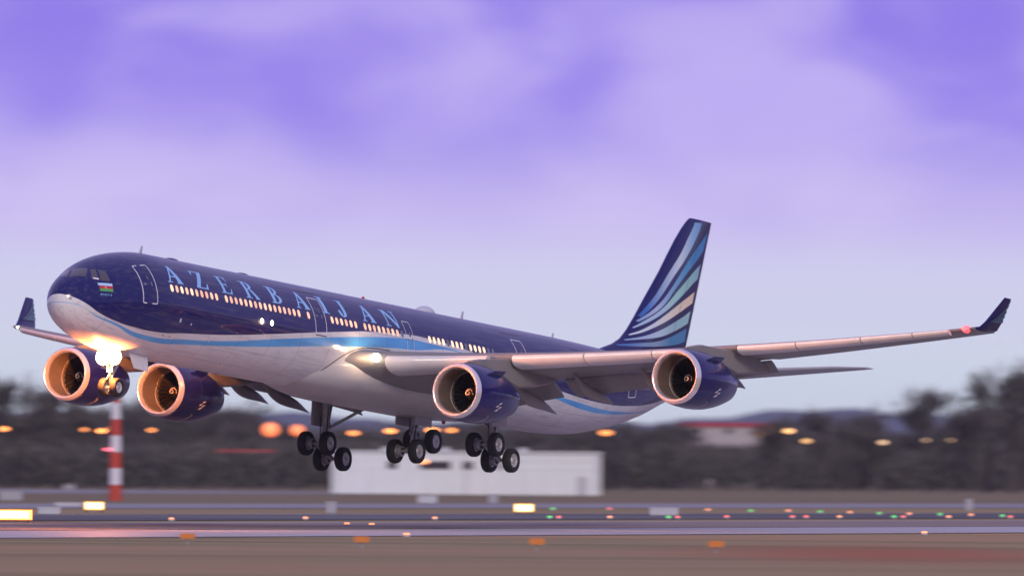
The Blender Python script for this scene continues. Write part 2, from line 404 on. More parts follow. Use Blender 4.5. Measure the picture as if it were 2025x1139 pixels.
# --- red and white obstruction mast
mp_ = gp(228, 990)
mast = empty("striped_mast", mp_); tag(mast, "red and white banded mast standing below the nose landing gear", "mast")
RED = mat("mast_red", (.50, .055, .03), .6); MWH = mat("mast_white", (.70, .70, .74), .6)
bh = 32.3 * mp_[1] / FPX
for i in range(7):
    r0, r1 = .60 - i * .03, .60 - (i + 1) * .03
    mb = MB().lathe([(i * bh + .004, .01), (i * bh + .004, r0), ((i + 1) * bh - .004, r1), ((i + 1) * bh - .004, .01)], 'z', n=20)
    mb.obj("band", (RED, MWH)[i % 2], mast)
lm = MB().box((-.72, -.2, 3.15 * bh), (.36, .14, .07)).obj("obstruction_light", mat("red_obstruction_lamp", (.6, .1, .1), .4, emit=(1, .12, .2), estr=4), mast, smooth=False)
# --- street lamps of the road behind
POSTM = mat('dark_post', (.05, .048, .05), .7)
def street_lamp(px, py, Y, col, strn, sz, label, rnd=.38, group="street lamps along the road behind the field"):
    p = at(px, py, Y); root = empty("street_lamp", (p[0], p[1], 0)); tag(root, label, "street lamp", group)
    h = p[2]; g_ = POSTM
    MB().tube([(0, .35, 0), (0, .35, h * .9), (0, .2, h + .12), (0, -.3, h + .16)], [.09, .07, .05, .05], n=8).obj("post", g_, root)
    MB().box((0, -.1, h + .13), (sz * 1.02, .3, .05)).obj("head", g_, root, smooth=False)
    prof_ = [(-sz, .02), (-sz * .85, sz * .56 * rnd), (-sz * .4, sz * .9 * rnd), (0, sz * rnd), (sz * .4, sz * .9 * rnd), (sz * .85, sz * .56 * rnd), (sz, .02)]
    MB().lathe(prof_, 'x', (0, -.1, h - sz * .2), n=12).obj("lamp", ORANGE_GLOW("lamp_%s" % (str(col) + str(strn)), col, strn), root)
OR = (1, .30, .07); YE = (1, .52, .20); RE = (1, .16, .05)
ordn = ["first", "second", "third", "fourth", "fifth"]
for i, (px, py, Y, c, s_, sz) in enumerate([(8, 846, 1300, OR, 5, .5), (167, 848, 1300, OR, 4, .34), (201, 850, 1280, OR, 7, .46), (222, 846, 1310, OR, 3, .32), (300, 849, 1300, OR, 4.5, .36)]):
    street_lamp(px, py, Y, c, s_, sz, "orange street lamp, %s from the left edge of the photo" % ordn[i])
for i, (px, py, Y, c, s_, sz) in enumerate([(535, 846, 1350, RE, 1.5, 1.0), (588, 848, 1350, RE, 1.4, .8)]):
    street_lamp(px, py, Y, c, s_, sz, "large red-orange lamp left of the starboard main gear, %s" % ("outer and bigger" if i == 0 else "beside the wheels"), rnd=.9)
for i, (px, py, Y, c, s_, sz) in enumerate([(699, 854, 1350, OR, 3.2, .6), (772, 850, 1350, OR, 5, .6), (855, 848, 1350, OR, 5, .65), (893, 849, 1350, OR, 4, .5)]):
    street_lamp(px, py, Y, c, s_, sz, "orange street lamp behind the landing gear, %s from the left of its four" % ordn[i])
street_lamp(1198, 853, 1350, OR, 2.6, .75, "single orange lamp under the airliner's rear fuselage")
street_lamp(1560, 850, 1400, YE, 3, .6, "yellow lamp at the right end of the red-roofed house")
street_lamp(1595, 870, 1400, YE, 2.4, .5, "small cream lamp right of and below the house's end lamp")
street_lamp(1746, 873, 1430, (1, .65, .4), 2.0, .5, "lone pale lamp before the trees below the tailplane tip")
street_lamp(1831, 869, 1450, (1, .65, .4), 1.2, .35, "faint pale lamp left of the faintest one at right")
street_lamp(1880, 869, 1450, (1, .65, .4), .7, .35, "faintest pale lamp, rightmost of the row")
street_lamp(1246, 827, 1380, (.8, .85, 1), 1.3, .42, "small white lamp under the airliner's tail cone")

# --- low red and white barrier rail far left
bq = at(486, 891, 1340); br = empty("barrier_rail", (bq[0], bq[1], 0)); tag(br, "long thin red barrier rail low in the dark undergrowth at left", "barrier")
bw_ = 58 * 1340 / FPX
MB().box((0, 0, bq[2]), (bw_, .06, .09)).obj("rail", mat("rail_red", (.55, .06, .07), .5), br, smooth=False)
for k in (-1, -.33, .33, 1): MB().box((k * bw_ * .96, .1, bq[2] / 2), (.05, .04, bq[2] / 2)).obj("post", POSTM, br, smooth=False)
# --- illuminated taxiway signs
YEL = mat("lit_yellow_sign_face", (.9, .6, .1), .4, emit=(1, .50, .16), estr=1.7)
YELC = mat("lit_sign_centre", (.9, .8, .5), .4, emit=(1, .80, .50), estr=2.6)
BLK = mat("black_frame", (.03, .03, .03), .5)
def sign(px, base, w_, h_, label):
    g_ = gp(px, base); s_ = g_[1] / FPX; w, h = w_ * s_, h_ * s_
    root = empty("taxiway_sign", (g_[0], g_[1], 0)); tag(root, label, "sign", "lit yellow taxiway signs")
    MB().box((0, .14, h / 2 + .22), (w / 2 + .04, .12, h / 2 + .04)).obj("cabinet", mat("yellow_cabinet", (.55, .30, .04), .5), root, smooth=False)
    f_ = MB().box((0, .01, h / 2 + .22), (w / 2, .012, h / 2)).obj("lit_face", YEL, root, smooth=False)
    MB().box((0, -.015, h / 2 + .22), (w / 2 * .86, .012, h / 2 * .68)).obj("bright_panel", YELC, f_, smooth=False)
    for k in (-.8, .8): MB().box((k * w / 2, .14, .1), (.05, .05, .1)).obj("leg", BLK, root, smooth=False)
sign(20, 1034, 86, 19, "large lit yellow sign cut by the left edge")
sign(186, 1013, 38, 15, "small lit yellow sign right of the striped mast's foot line, near the left")
sign(1036, 1017, 38, 15, "lit yellow sign beside the right half of the white hut")
# --- grey boxes and cabinets standing on the grass
GREYB = mat("pale_grey_cabinet", (.50, .51, .55), .6); GREYD = mat("grey_cabinet", (.36, .37, .41), .6)
def cabinet(px, top, bot, w_, mt, label, legs=True, name="equipment_cabinet"):
    g_ = gp(px, bot); s_ = g_[1] / FPX; w, h = w_ * s_, (bot - top) * s_
    root = empty(name, (g_[0], g_[1], 0)); tag(root, label, "cabinet", "pale equipment cabinets on the grass")
    V = MB(); d2 = min(w / 2, .5)
    V.box((0, 0, .12 + (h - .12) * .48), (w / 2, d2, (h - .12) * .47)).obj("body", mt, root, smooth=False)
    MB().box((0, 0, h - .04), (w / 2 + .05, d2 + .05, .04)).obj("lid", mt, root, smooth=False)
    MB().box((0, 0, .06), (w / 2 - .06, d2 - .06, .06)).obj("plinth", FRAMEG, root, smooth=False)
    MB().box((0, -d2 - .01, h * .5), (w / 2 * .86, .012, h * .36)).obj("door_panel", mt, root, smooth=False)
cabinet(1313, 1003, 1020, 56, GREYB, "wide pale box on the grass right of the white hut")
cabinet(655, 991, 1017, 20, GREYD, "upright grey box before the left corner of the white hut")
cabinet(845, 979, 996, 38, GREYB, "pale box with bright top before the middle of the white hut")
cabinet(975, 976, 996, 18, GREYD, "grey post-like box before the white hut, left of the lit sign")
cabinet(1916, 986, 1010, 14, GREYD, "slim grey box alone on the grass at the right")
cabinet(22, 970, 990, 44, GREYD, "wide grey box at the far left behind the large lit sign")
cabinet(98, 1002, 1018, 44, GREYB, "pale low box between the two lit signs at left")
cabinet(137, 957, 968, 22, GREYD, "small grey box far off left of the striped mast")
cabinet(137, 993, 1001, 56, GREYB, "flat pale slab-like box touching the left small lit sign")
# --- orange edge markers in the foreground grass
MARK = mat("orange_marker", (.62, .20, .03), .6)
for i, (px, top, bot) in enumerate([(371, 1054, 1076), (715, 1060, 1084), (1062, 1064, 1089), (1416, 1069, 1094)]):
    g_ = gp(px, bot); s_ = g_[1] / FPX; root = empty("edge_marker", (g_[0], g_[1], 0))
    tag(root, "orange runway edge marker in the foreground grass, %s from the left" % ordn[i], "marker", "orange edge markers in the foreground")
    h = (bot - top) * s_; w = 15 * s_
    MB().tube([(0, 0, 0), (0, 0, h * .6)], .045, n=8).obj("stem", FRAMEG, root)
    MB().loft([[(x_ * w * k, y_ * .2, z_) for x_, y_ in ((-1, -1), (1, -1), (1, 1), (-1, 1))] for k, z_ in ((.8, h * .52), (1, h * .62), (1, h * .95), (.85, h))]).obj("cap", MARK, root, smooth=False)
# --- taxiway and runway lights
GRN = mat("green_lens", (.1, .5, .1), .3, emit=(.10, .85, .16), estr=1.0); ORL = mat("orange_lens", (.7, .3, .1), .3, emit=(1, .30, .13), estr=1.7); RDL = mat("red_lens", (.7, .1, .1), .3, emit=(1, .16, .10), estr=1.3)
lights = [(1087, 1023, 'g'), (1105, 1023, 'r'), (1093, 1006, 'g'), (1205, 1006, 'r'), (1206, 1023, 'o'), (1322, 1023, 'g'), (1340, 1023, 'r'), (1437, 1022, 'r'), (1400, 1008, 'o'),
          (1485, 1010, 'g'), (1559, 1010, 'o'), (1567, 1022, 'r'), (1594, 1022, 'r'), (1622, 1012, 'g'), (1660, 1022, 'o'), (1681, 1013, 'o'), (1739, 1015, 'g'), (1768, 1022, 'g'), (1786, 1022, 'r'),
          (1798, 1016, 'o'), (1859, 1017, 'g'), (1876, 1022, 'o'), (1920, 1018, 'o'), (1982, 1020, 'g'), (1998, 1022, 'r'),
          (604, 1025, 'o'), (860, 1025, 'o'), (339, 1027, 'o'), (686, 1037, 'o'), (735, 1038, 'o'), (804, 1059, 'o'), (1828, 1055, 'o')]
cname = dict(g="green", o="orange", r="red")
protoL = {}
cnt = {}
for px, py, c in lights:
    key = (c, px > 1000); cnt[key] = cnt.get(key, 0) + 1
tot = dict(cnt); cnt = {}
NUM = ["first", "second", "third", "fourth", "fifth", "sixth", "seventh", "eighth", "ninth", "tenth", "eleventh", "twelfth"]
for px, py, c in sorted(lights):
    g_ = gp(px, py + 3.5)
    if c not in protoL:
        root = empty("ground_light")
        MB().lathe([(0, .02), (0, .2), (.06, .19), (.1, .12), (.1, .02)], 'z', n=14).obj("base", FRAMEG, root)
        MB().lathe([(-.17, .01), (-.15, .04), (-.1, .06), (.1, .06), (.15, .04), (.17, .01)], 'x', (0, 0, .14), n=12).obj("lens", dict(g=GRN, o=ORL, r=RDL)[c], root)
        protoL[c] = root; o = root
    else: o = copy_tree(protoL[c])
    o.location = (g_[0], g_[1], .04)
    key = (c, px > 1000); k = cnt.get(key, 0); cnt[key] = k + 1
    tag(o, "%s ground light, %s %s one from the left, %s" % (cname[c], NUM[k], cname[c], "right of the lit central sign" if px > 1000 else "left of the lit central sign"), "ground light", "lights along the runway and taxiways")

# ================================================================== AIRLINER (frame: x aft, -y port, z up, origin near the nose)
AC_C = np.array([-485.017710735, -291.666395113, -48.790784329])
AC_d = np.array([.875100362, .47585648, .088090668]); AC_r = np.array([.473490718, -.879522913, .047391841]); AC_u = np.array([-.100029476, -.000237496, .994984446])
RM = np.stack([_r, _u, _d], 1) @ np.stack([AC_r, AC_u, AC_d])
AO = np.array([40.0, 0.0, -6.2])
def ac_world(p): return np.array([0, 0, CAM_H]) + RM @ (np.array(p) - AC_C)
plane = empty("airliner"); tag(plane, "dark blue and white four-engined airliner with wheels down, low over the runway", "airliner")
mm_ = Matrix.Identity(4)
for i in range(3):
    for j in range(3): mm_[i][j] = RM[i, j]
    mm_[i][3] = ac_world(AO)[i]
plane.matrix_world = mm_
OFF = tuple(-AO)
def part(o, parent=None):
    """parent straight to the airliner, geometry stays in aircraft coordinates"""
    o.parent = parent or plane
    if parent is None: o.location = OFF
    return o

# ---- paints
def curve_node(t, pts, x0=0., x1=76., z0=-3., z1=3.):
    n = t.nodes.new("ShaderNodeFloatCurve"); c = n.mapping.curves[0]
    P = [((x - x0) / (x1 - x0), (z - z0) / (z1 - z0)) for x, z in pts]
    c.points[0].location = P[0]; c.points[1].location = P[-1]
    for p in P[1:-1]: c.points.new(*p)
    n.mapping.update(); return n
def livery():
    M = bpy.data.materials.new("fuselage_paint"); M.use_nodes = True; t = M.node_tree; b = t.nodes["Principled BSDF"]
    b.inputs["Roughness"].default_value = .34; b.inputs["Coat Weight"].default_value = .6; b.inputs["Coat Roughness"].default_value = .05; b.inputs["Specular IOR Level"].default_value = .1
    tcn = t.nodes.new("ShaderNodeTexCoord"); sp = t.nodes.new("ShaderNodeSeparateXYZ"); t.links.new(tcn.outputs["Object"], sp.inputs[0])
    def M_(op, a, b_, cl=False):
        n = t.nodes.new("ShaderNodeMath"); n.operation = op; n.use_clamp = cl
        for k, v in enumerate((a, b_)):
            if isinstance(v, (int, float)): n.inputs[k].default_value = v
            else: t.links.new(v, n.inputs[k])
        return n.outputs[0]
    fx = M_("DIVIDE", sp.outputs["X"], 76.0); fz = M_("DIVIDE", M_("ADD", sp.outputs["Z"], 3.0), 6.0)
    def above(pts):
        c = curve_node(t, pts); t.links.new(fx, c.inputs["Value"])
        return M_("MULTIPLY", M_("SUBTRACT", fz, c.outputs[0]), 220.0, True)
    navy = above([(0, -.05), (.95, -.17), (1.09, -.24), (1.47, -.42), (2.1, -.75), (2.68, -1.03), (3.93, -1.34), (5.29, -1.51), (7, -1.6), (10.5, -1.38), (14.07, -1.11), (18.48, -.65), (23.4, -.08), (26.58, .27), (29.68, .59), (32.83, .79), (35.34, .91), (36.72, .89), (39.41, .79), (41.8, .64), (47, .1), (52.46, -.57), (56.66, -.80), (59.67, -.77), (62.98, -.53), (66.7, -.01), (70, .8), (74, 1.7), (76, 2)])
    bu = above([(0, -.5), (1.32, -.67), (2.57, -1.16), (4, -1.43), (7.39, -1.85), (10.86, -1.68), (14.38, -1.42), (19.73, -.79), (22.49, -.47), (26.58, -.02), (29.62, .28), (32.74, .54), (35.23, .65), (36.31, .63), (40.08, .51), (46, -.2), (52, -.86), (55.45, -1.04), (58.47, -1.13), (61.81, -.99), (66, -.55), (70, .4), (76, 1.6)])
    bl = above([(0, -.55), (1.33, -.70), (2.63, -1.24), (4.16, -1.57), (7.81, -2.1), (11.23, -1.91), (14.67, -1.66), (20.04, -1.19), (22.73, -.91), (26.72, -.52), (29.68, -.27), (32.71, -.05), (35.15, .08), (40.06, .45), (46, -.35), (52.45, -1.09), (57.31, -1.39), (60.43, -1.26), (62.87, -.99), (66, -.6), (70, .3), (76, 1.5)])
    blue = M_("MULTIPLY", bl, M_("SUBTRACT", 1.0, bu), True)
    # the ribbon is shaded lighter and darker along its length
    nz = t.nodes.new("ShaderNodeTexNoise"); nz.inputs["Scale"].default_value = .35; nz.inputs["Detail"].default_value = 2
    t.links.new(tcn.outputs["Object"], nz.inputs["Vector"])
    def mix(f_, a, b_):
        n = t.nodes.new("ShaderNodeMix"); n.data_type = 'RGBA'
        for k, v in ((0, f_), (6, a), (7, b_)):
            if isinstance(v, (int, float)): n.inputs[k].default_value = v
            elif isinstance(v, tuple): n.inputs[k].default_value = (*v, 1)
            else: t.links.new(v, n.inputs[k])
        return n.outputs[2]
    ribbon = mix(nz.outputs[0], (.04, .30, .72), (.16, .50, .82))
    dn = t.nodes.new("ShaderNodeTexNoise"); dn.inputs["Scale"].default_value = .9; dn.inputs["Detail"].default_value = 7; t.links.new(tcn.outputs["Object"], dn.inputs["Vector"])
    dirt = t.nodes.new("ShaderNodeMapRange"); t.links.new(dn.outputs[0], dirt.inputs[0]); dirt.inputs[1].default_value = .42; dirt.inputs[2].default_value = .75; dirt.inputs[4].default_value = .35
    wht = mix(dirt.outputs[0], WHITE, (.60, .59, .58))
    col = mix(navy, mix(blue, wht, ribbon), NAVY)
    jx = M_("LESS_THAN", M_("FRACT", M_("DIVIDE", sp.outputs["X"], 3.2), 0.0), .016)
    ag = M_("ARCTAN2", sp.outputs["Z"], sp.outputs["Y"]); ja = M_("LESS_THAN", M_("FRACT", M_("MULTIPLY", ag, 2.4), 0.0), .03)
    col = mix(M_("MULTIPLY", M_("MAXIMUM", jx, ja), .30), col, (.05, .05, .06))
    stm = t.nodes.new("ShaderNodeMapping"); stm.inputs["Scale"].default_value = (.5, 5, 5); t.links.new(tcn.outputs["Object"], stm.inputs[0])
    stn = t.nodes.new("ShaderNodeTexNoise"); stn.inputs["Scale"].default_value = 1; stn.inputs["Detail"].default_value = 6; t.links.new(stm.outputs[0], stn.inputs["Vector"])
    str_ = t.nodes.new("ShaderNodeMapRange"); t.links.new(stn.outputs[0], str_.inputs[0]); str_.inputs[1].default_value = .5; str_.inputs[2].default_value = .75; str_.inputs[4].default_value = .28
    col = mix(str_.outputs[0], col, (.16, .15, .15))
    t.links.new(col, b.inputs["Base Color"])
    rn = t.nodes.new("ShaderNodeMapRange"); t.links.new(dn.outputs[0], rn.inputs[0]); rn.inputs[3].default_value = .28; rn.inputs[4].default_value = .42; t.links.new(rn.outputs[0], b.inputs["Roughness"])
    bp_ = t.nodes.new("ShaderNodeBump"); bp_.inputs["Strength"].default_value = .06; bp_.inputs["Distance"].default_value = .03; t.links.new(dn.outputs[0], bp_.inputs["Height"]); t.links.new(bp_.outputs[0], b.inputs["Normal"])
    return M
FUS = livery()
NAVYP = mat("navy_gloss_paint", NAVY, .3, coat=.55, spec=.1, noise=(2, .3, (.014, .016, .12)))
GREYW = mat("wing_grey_paint", (.235, .23, .23), .5, coat=.05, noise=(.8, .5, (.18, .175, .17)))
SLATM = mat("slat_grey", (.66, .64, .63), .38, coat=.3, noise=(1.2, .4, (.50, .49, .50)))
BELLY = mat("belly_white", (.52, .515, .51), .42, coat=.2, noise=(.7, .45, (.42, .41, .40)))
LIPM = mat("polished_lip", (.80, .78, .77), .24, metal=.65, noise=(4, .3, (.7, .68, .67)))
LINER = mat("inlet_liner", (.165, .14, .125), .45, metal=.2, noise=(9, .4, (.12, .105, .095)))
FANM = mat("fan_titanium", (.014, .013, .013), .55, metal=.3)
HOTM = mat("exhaust_metal", (.22, .19, .17), .4, metal=.8)
GEARM = mat("gear_grey", (.36, .35, .35), .45, metal=.2, noise=(5, .6, (.20, .19, .18)))
TYRE = mat("tyre_rubber", (.012, .012, .013), .75, noise=(6, .5, (.025, .024, .024)))
RIMM = mat("wheel_rim", (.56, .56, .57), .4, metal=.4, noise=(8, .5, (.4, .39, .38)))
LINEW = mat("door_outline_white", (.72, .72, .78), .4)
LINED = mat("door_outline_dark", (.05, .05, .07), .4)
LETT = mat("light_blue_letter", (.28, .58, .95), .4, coat=.3)
GLASS = mat("cockpit_glass", (.07, .065, .075), .15, coat=.6, spec=.5)
LITWIN = mat("lit_cabin_window", (.6, .4, .3), .3, emit=(1, .50, .25), estr=.95)
LITWIN2 = mat("bright_cabin_window", (.7, .5, .35), .3, emit=(1, .68, .40), estr=1.15)
SHUTWIN = mat("shuttered_window", (.16, .17, .24), .3)
SEAM = mat("panel_seam", (.08, .08, .085), .6)
LANDL = mat("landing_lamp_lens", (.9, .9, .9), .2, emit=(1, .84, .58), estr=14)

# ---- fuselage surface
RAD = 2.82; X0 = .92
def sq(v): return [math.sqrt(a if a < 30 else a - X0) for a in v]
_zt = pch(sq([0, .05, .2, .6, 1.2, 2, 2.8, 3.6, 4.5, 5.5, 6.6, 7.8, 54, 60, 66, 70, 73.6]), [-.45, -.13, .18, .61, 1.02, 1.44, 1.84, 2.14, 2.39, 2.59, 2.74, 2.82, 2.82, 2.76, 2.5, 2.2, 1.75])
_zb = pch(sq([0, .05, .2, .6, 1.2, 2, 3, 4, 5.2, 6.5, 7.8, 54, 58, 62, 66, 70, 73.6]), [-.45, -.78, -1.07, -1.47, -1.82, -2.1, -2.36, -2.53, -2.7, -2.79, -2.82, -2.82, -2.62, -2.0, -1.05, .25, 1.2])
_w = pch(sq([0, .05, .2, .6, 1.2, 2, 3, 4, 5.2, 6.5, 7.8, 54, 58, 62, 66, 70, 73.6]), [0, .27, .55, .98, 1.4, 1.78, 2.13, 2.38, 2.64, 2.78, 2.82, 2.82, 2.72, 2.42, 1.86, 1.1, .32])
def fp(x, th, off=0.0):
    r_ = math.sqrt(max(x - X0, 0)); zt, zb, w = float(_zt(r_)), float(_zb(r_)), float(_w(r_))
    zc, h = (zt + zb) / 2, (zt - zb) / 2
    n = np.array([0, -math.cos(th) / max(w, 1e-3), math.sin(th) / max(h, 1e-3)]); n /= np.linalg.norm(n)
    return np.array([x, -w * math.cos(th), zc + h * math.sin(th)]) + n * off
xs = list(X0 + np.linspace(.03, 2.63, 64) ** 2) + list(np.linspace(8.2, 54, 60)) + list(np.linspace(54.8, 73.6, 36))
th_ = np.linspace(0, 2 * PI, 128, endpoint=False)
part(MB().loft([[fp(x, t) for t in th_] for x in xs]).obj("fuselage", FUS))
part(MB().lathe([(73.55, .30), (74.0, .24), (74.25, .17), (74.2, .12), (73.7, .10)], 'x', (0, 0, 1.47), n=24).obj("tail_exhaust", HOTM))

def decal(name, polys, mp2, mt, parent=None, gu=(), gv=()):
    """polys in (u,v) united and laid on a surface through mp2(u,v)->point; gu/gv = extra cut lines"""
    V = []; Fc = []; E_ = []
    for p in polys:
        ar = sum(p[i - 1][0] * p[i][1] - p[i][0] * p[i - 1][1] for i in range(len(p)))
        if ar < 0: p = p[::-1]
        b = len(V); V += [Vector(q) for q in p]; Fc.append(list(range(b, b + len(p))))
    us = [v.x for v in V]; vs2 = [v.y for v in V]; u0, u1, v0, v1 = min(us) - .01, max(us) + .01, min(vs2) - .01, max(vs2) + .01
    for g_ in gu: b = len(V); V += [Vector((g_, v0)), Vector((g_, v1))]; E_.append((b, b + 1))
    for g_ in gv: b = len(V); V += [Vector((u0, g_)), Vector((u1, g_))]; E_.append((b, b + 1))
    rv, re, rf, _, _, of = delaunay_2d_cdt(V, E_, Fc, 0, 1e-5)
    keep = [f_ for f_, o_ in zip(rf, of) if o_]
    # orient outwards is irrelevant for opaque paint
    o = mk(name, [mp2(v.x, v.y) for v in rv], keep, mt, None, smooth=True, ang=180)
    return part(o, parent)
def on_fus(u, v): return fp(u, v / RAD, .007)       # v = arc height on the constant section
def rect(a, b, c, d): return [(a, c), (b, c), (b, d), (a, d)]

# ---- titles
def ring(cx, cy, ox, oy, ix, iy, a0, a1, n=14):
    A = np.linspace(math.radians(a0), math.radians(a1), n)
    return [(cx + ox * math.cos(t), cy + oy * math.sin(t)) for t in A] + [(cx + ix * math.cos(t), cy + iy * math.sin(t)) for t in A[::-1]]
GL = {
 'A': [[(.09, .03), (.19, .03), (.53, .97), (.44, .97)], [(.38, 1), (.56, 1), (.97, .03), (.68, .03)], [(.25, .31), (.70, .31), (.68, .37), (.28, .37)], rect(0, .31, 0, .05), rect(.60, 1, 0, .05)],
 'Z': [rect(.08, .95, .94, 1), [(.02, .70), (.07, .70), (.22, .96), (.08, 1)], rect(.05, .97, 0, .06), [(.95, 0), (1.02, .30), (.96, .30), (.80, .05)], [(.66, .97), (.95, .97), (.34, .03), (.05, .03)]],
 'E': [rect(.15, .37, .02, .98), rect(0, .90, .95, 1), rect(0, .94, 0, .055), rect(.35, .68, .475, .53), [(.90, 1), (.90, .72), (.86, .72), (.72, .96)], [(.93, 0), (1, .30), (.95, .30), (.78, .04)], rect(.66, .71, .38, .62)],
 'R': [rect(.13, .33, .02, .98), ring(.33, .745, .38, .255, .18, .205, -90, 90), [(.44, .51), (.62, .51), (.99, .02), (.76, .02)], rect(0, .46, 0, .05), rect(.70, 1, 0, .05), rect(0, .36, .95, 1)],
 'B': [rect(.16, .40, .02, .98), ring(.40, .755, .42, .245, .20, .195, -90, 90), ring(.40, .27, .55, .27, .31, .215, -90, 90), rect(0, .42, 0, .05), rect(0, .42, .95, 1), rect(.38, .45, .485, .54)],
 'I': [rect(.28, .72, .02, .98), rect(0, 1, 0, .05), rect(0, 1, .95, 1)],
 'J': [rect(.55, .86, .22, .98), rect(.30, 1, .95, 1), ring(.46, .22, .40, .24, .09, .17, -180, 2), ring(.18, .25, .14, .11, .001, .001, 0, 350, 12)],
 'N': [rect(.12, .20, .02, .98), rect(.79, .87, .02, .98), [(.06, .99), (.34, .99), (.90, 0), (.76, 0)], rect(0, .34, 0, .05), rect(0, .2, .95, 1), rect(.66, 1, .95, 1)]}
S0, S1 = math.radians(25.0) * RAD, math.radians(48.2) * RAD
for ch, x0_, x1_ in [('A', 8.06, 9.72), ('Z', 11.1, 12.48), ('E', 13.90, 15.13), ('R', 16.55, 18.07), ('B', 19.4, 20.7), ('A', 22.15, 23.62), ('I', 25.02, 25.84), ('J', 26.95, 28.0), ('A', 29.62, 31.13), ('N', 32.3, 34.0)]:
    P_ = [[(x0_ + u * (x1_ - x0_), S0 + v * (S1 - S0)) for u, v in pl] for pl in GL[ch]]
    decal("letter", P_, on_fus, LETT, gv=np.linspace(S0, S1, 12)[1:-1])

# ---- cabin windows
ZW = math.asin(.8696 / RAD)
def oval(cx, cs, rx, ry, n=20, p=2.5):
    return [(cx + rx * math.copysign(abs(math.cos(t)) ** (2 / p), math.cos(t)), cs + ry * math.copysign(abs(math.sin(t)) ** (2 / p), math.sin(t))) for t in np.linspace(0, 2 * PI, n, endpoint=False)]
dim = {48, 58, 62, 67, 68}; blank = {10, 27, 29, 30, 31, 32, 39, 49, 50, 51, 52, 53}
for n_ in range(0, 69):
    if n_ in blank: continue
    x_ = 8.267 + .5334 * n_
    mt_ = SHUTWIN if n_ in dim else (LITWIN2 if n_ in (0, 2, 4) or n_ >= 54 else LITWIN)
    if mt_ is LITWIN: k_ = int(rng.integers(0, 4)); mt_ = mat("lit_cabin_window_%d" % k_, (.6, .4, .3), .3, emit=(1, .46 + .035 * k_, .22 + .03 * k_), estr=.72 + .11 * k_)
    w_ = decal("window", [oval(x_, ZW * RAD, .145, .205)], on_fus, mt_, gv=[ZW * RAD])
# ---- doors
def frame_poly(x0_, x1_, s0, s1, t_):
    r_ = .12
    def rr_(a, b, c, d, r):
        out_ = []
        for cx, cy, q0 in ((b - r, d - r, 0), (a + r, d - r, 90), (a + r, c + r, 180), (b - r, c + r, 270)):
            out_ += [(cx + r * math.cos(math.radians(q0 + k)), cy + r * math.sin(math.radians(q0 + k))) for k in (0, 30, 60, 90)]
        return out_
    o_ = rr_(x0_, x1_, s0, s1, r_); i_ = rr_(x0_ + t_, x1_ - t_, s0 + t_, s1 - t_, r_ * .6)
    n = len(o_); return [[o_[k], o_[(k + 1) % n], i_[(k + 1) % n], i_[k]] for k in range(n)]
def door(x0_, x1_, th0, th1, mt, t_=.07, win=True, mf=on_fus):
    s0, s1 = math.radians(th0) * RAD, math.radians(th1) * RAD
    gvs = np.linspace(s0, s1, 14)[1:-1]
    dpan = decal("door", frame_poly(x0_, x1_, s0, s1, t_), mf, mt, gv=gvs)
    dpan.name = "door"
    xm = (x0_ + x1_) / 2
    if win:
        m1 = lambda u, v: mf(u, v)
        decal("door_window", [oval(xm + .05, s0 + (s1 - s0) * .62, .10, .15)], m1, GLASS, dpan)
        decal("handle", [rect(xm - .42, xm - .20, s0 + (s1 - s0) * .44, s0 + (s1 - s0) * .49)], m1, SHUTWIN, dpan)
        decal("handle", [rect(xm + .2, xm + .30, s0 + (s1 - s0) * .42, s0 + (s1 - s0) * .52)], m1, SHUTWIN, dpan)
    return dpan
def fwd(u, v): return fp(u, v / RAD, .008)
door(5.55, 6.78, -2.5, 48.5, LINEW, .06, mf=fwd)
door(23.86, 25.13, -1.2, 43.5, LINEW, .065)
door(34.32, 35.16, -8, 36, LINEW, .05)
door(47.5, 48.75, -2, 42.3, LINEW, .065)
door(61.6, 62.75, -12, 40, LINEW, .065)
for x0_, x1_, td in ((23.3, 25.6, 52), (47.0, 49.2, 51), (5.3, 7.4, 57)):
    decal("drip_rail", [rect(x0_, x1_, math.radians(td) * RAD, math.radians(td) * RAD + .07)], on_fus, LINED)
decal("door_sill", [rect(23.9, 25.1, math.radians(-3.2) * RAD, math.radians(-2.0) * RAD)], on_fus, LINED)
# ---- cockpit panes (x, theta in degrees)
def deg_on(u, v): return fp(u, math.radians(v), .010)
def pane(pts):
    a, b, c, d = [np.array(q) for q in pts]; V = []; n = 6
    for i in range(n + 1):
        for j in range(n + 1):
            u, v = i / n, j / n; V.append(deg_on(*((a * (1 - u) + d * u) * (1 - v) + (b * (1 - u) + c * u) * v)))
    return part(mk("cockpit_window", V, [(i * (n + 1) + j, i * (n + 1) + j + 1, (i + 1) * (n + 1) + j + 1, (i + 1) * (n + 1) + j) for i in range(n) for j in range(n)], GLASS))
pane([(1.74, 84.5), (2.66, 98.5), (2.95, 73.5), (2.28, 56.5)])
pane([(2.03, 117), (2.77, 119), (2.74, 104.5), (1.76, 91)])
pane([(2.44, 48), (2.94, 67.5), (3.16, 63), (2.77, 39)])
pane([(2.87, 37), (3.24, 60), (3.52, 51.0), (3.41, 30.5)])
decal("visor_glint", [[(2.53, 46), (2.62, 48), (2.86, 42), (2.80, 39.5)]], lambda u, v: fp(u, math.radians(v), .016), mat("white_glint", (.75, .75, .8), .4))  # glint on the side pane, painted as a small white decal
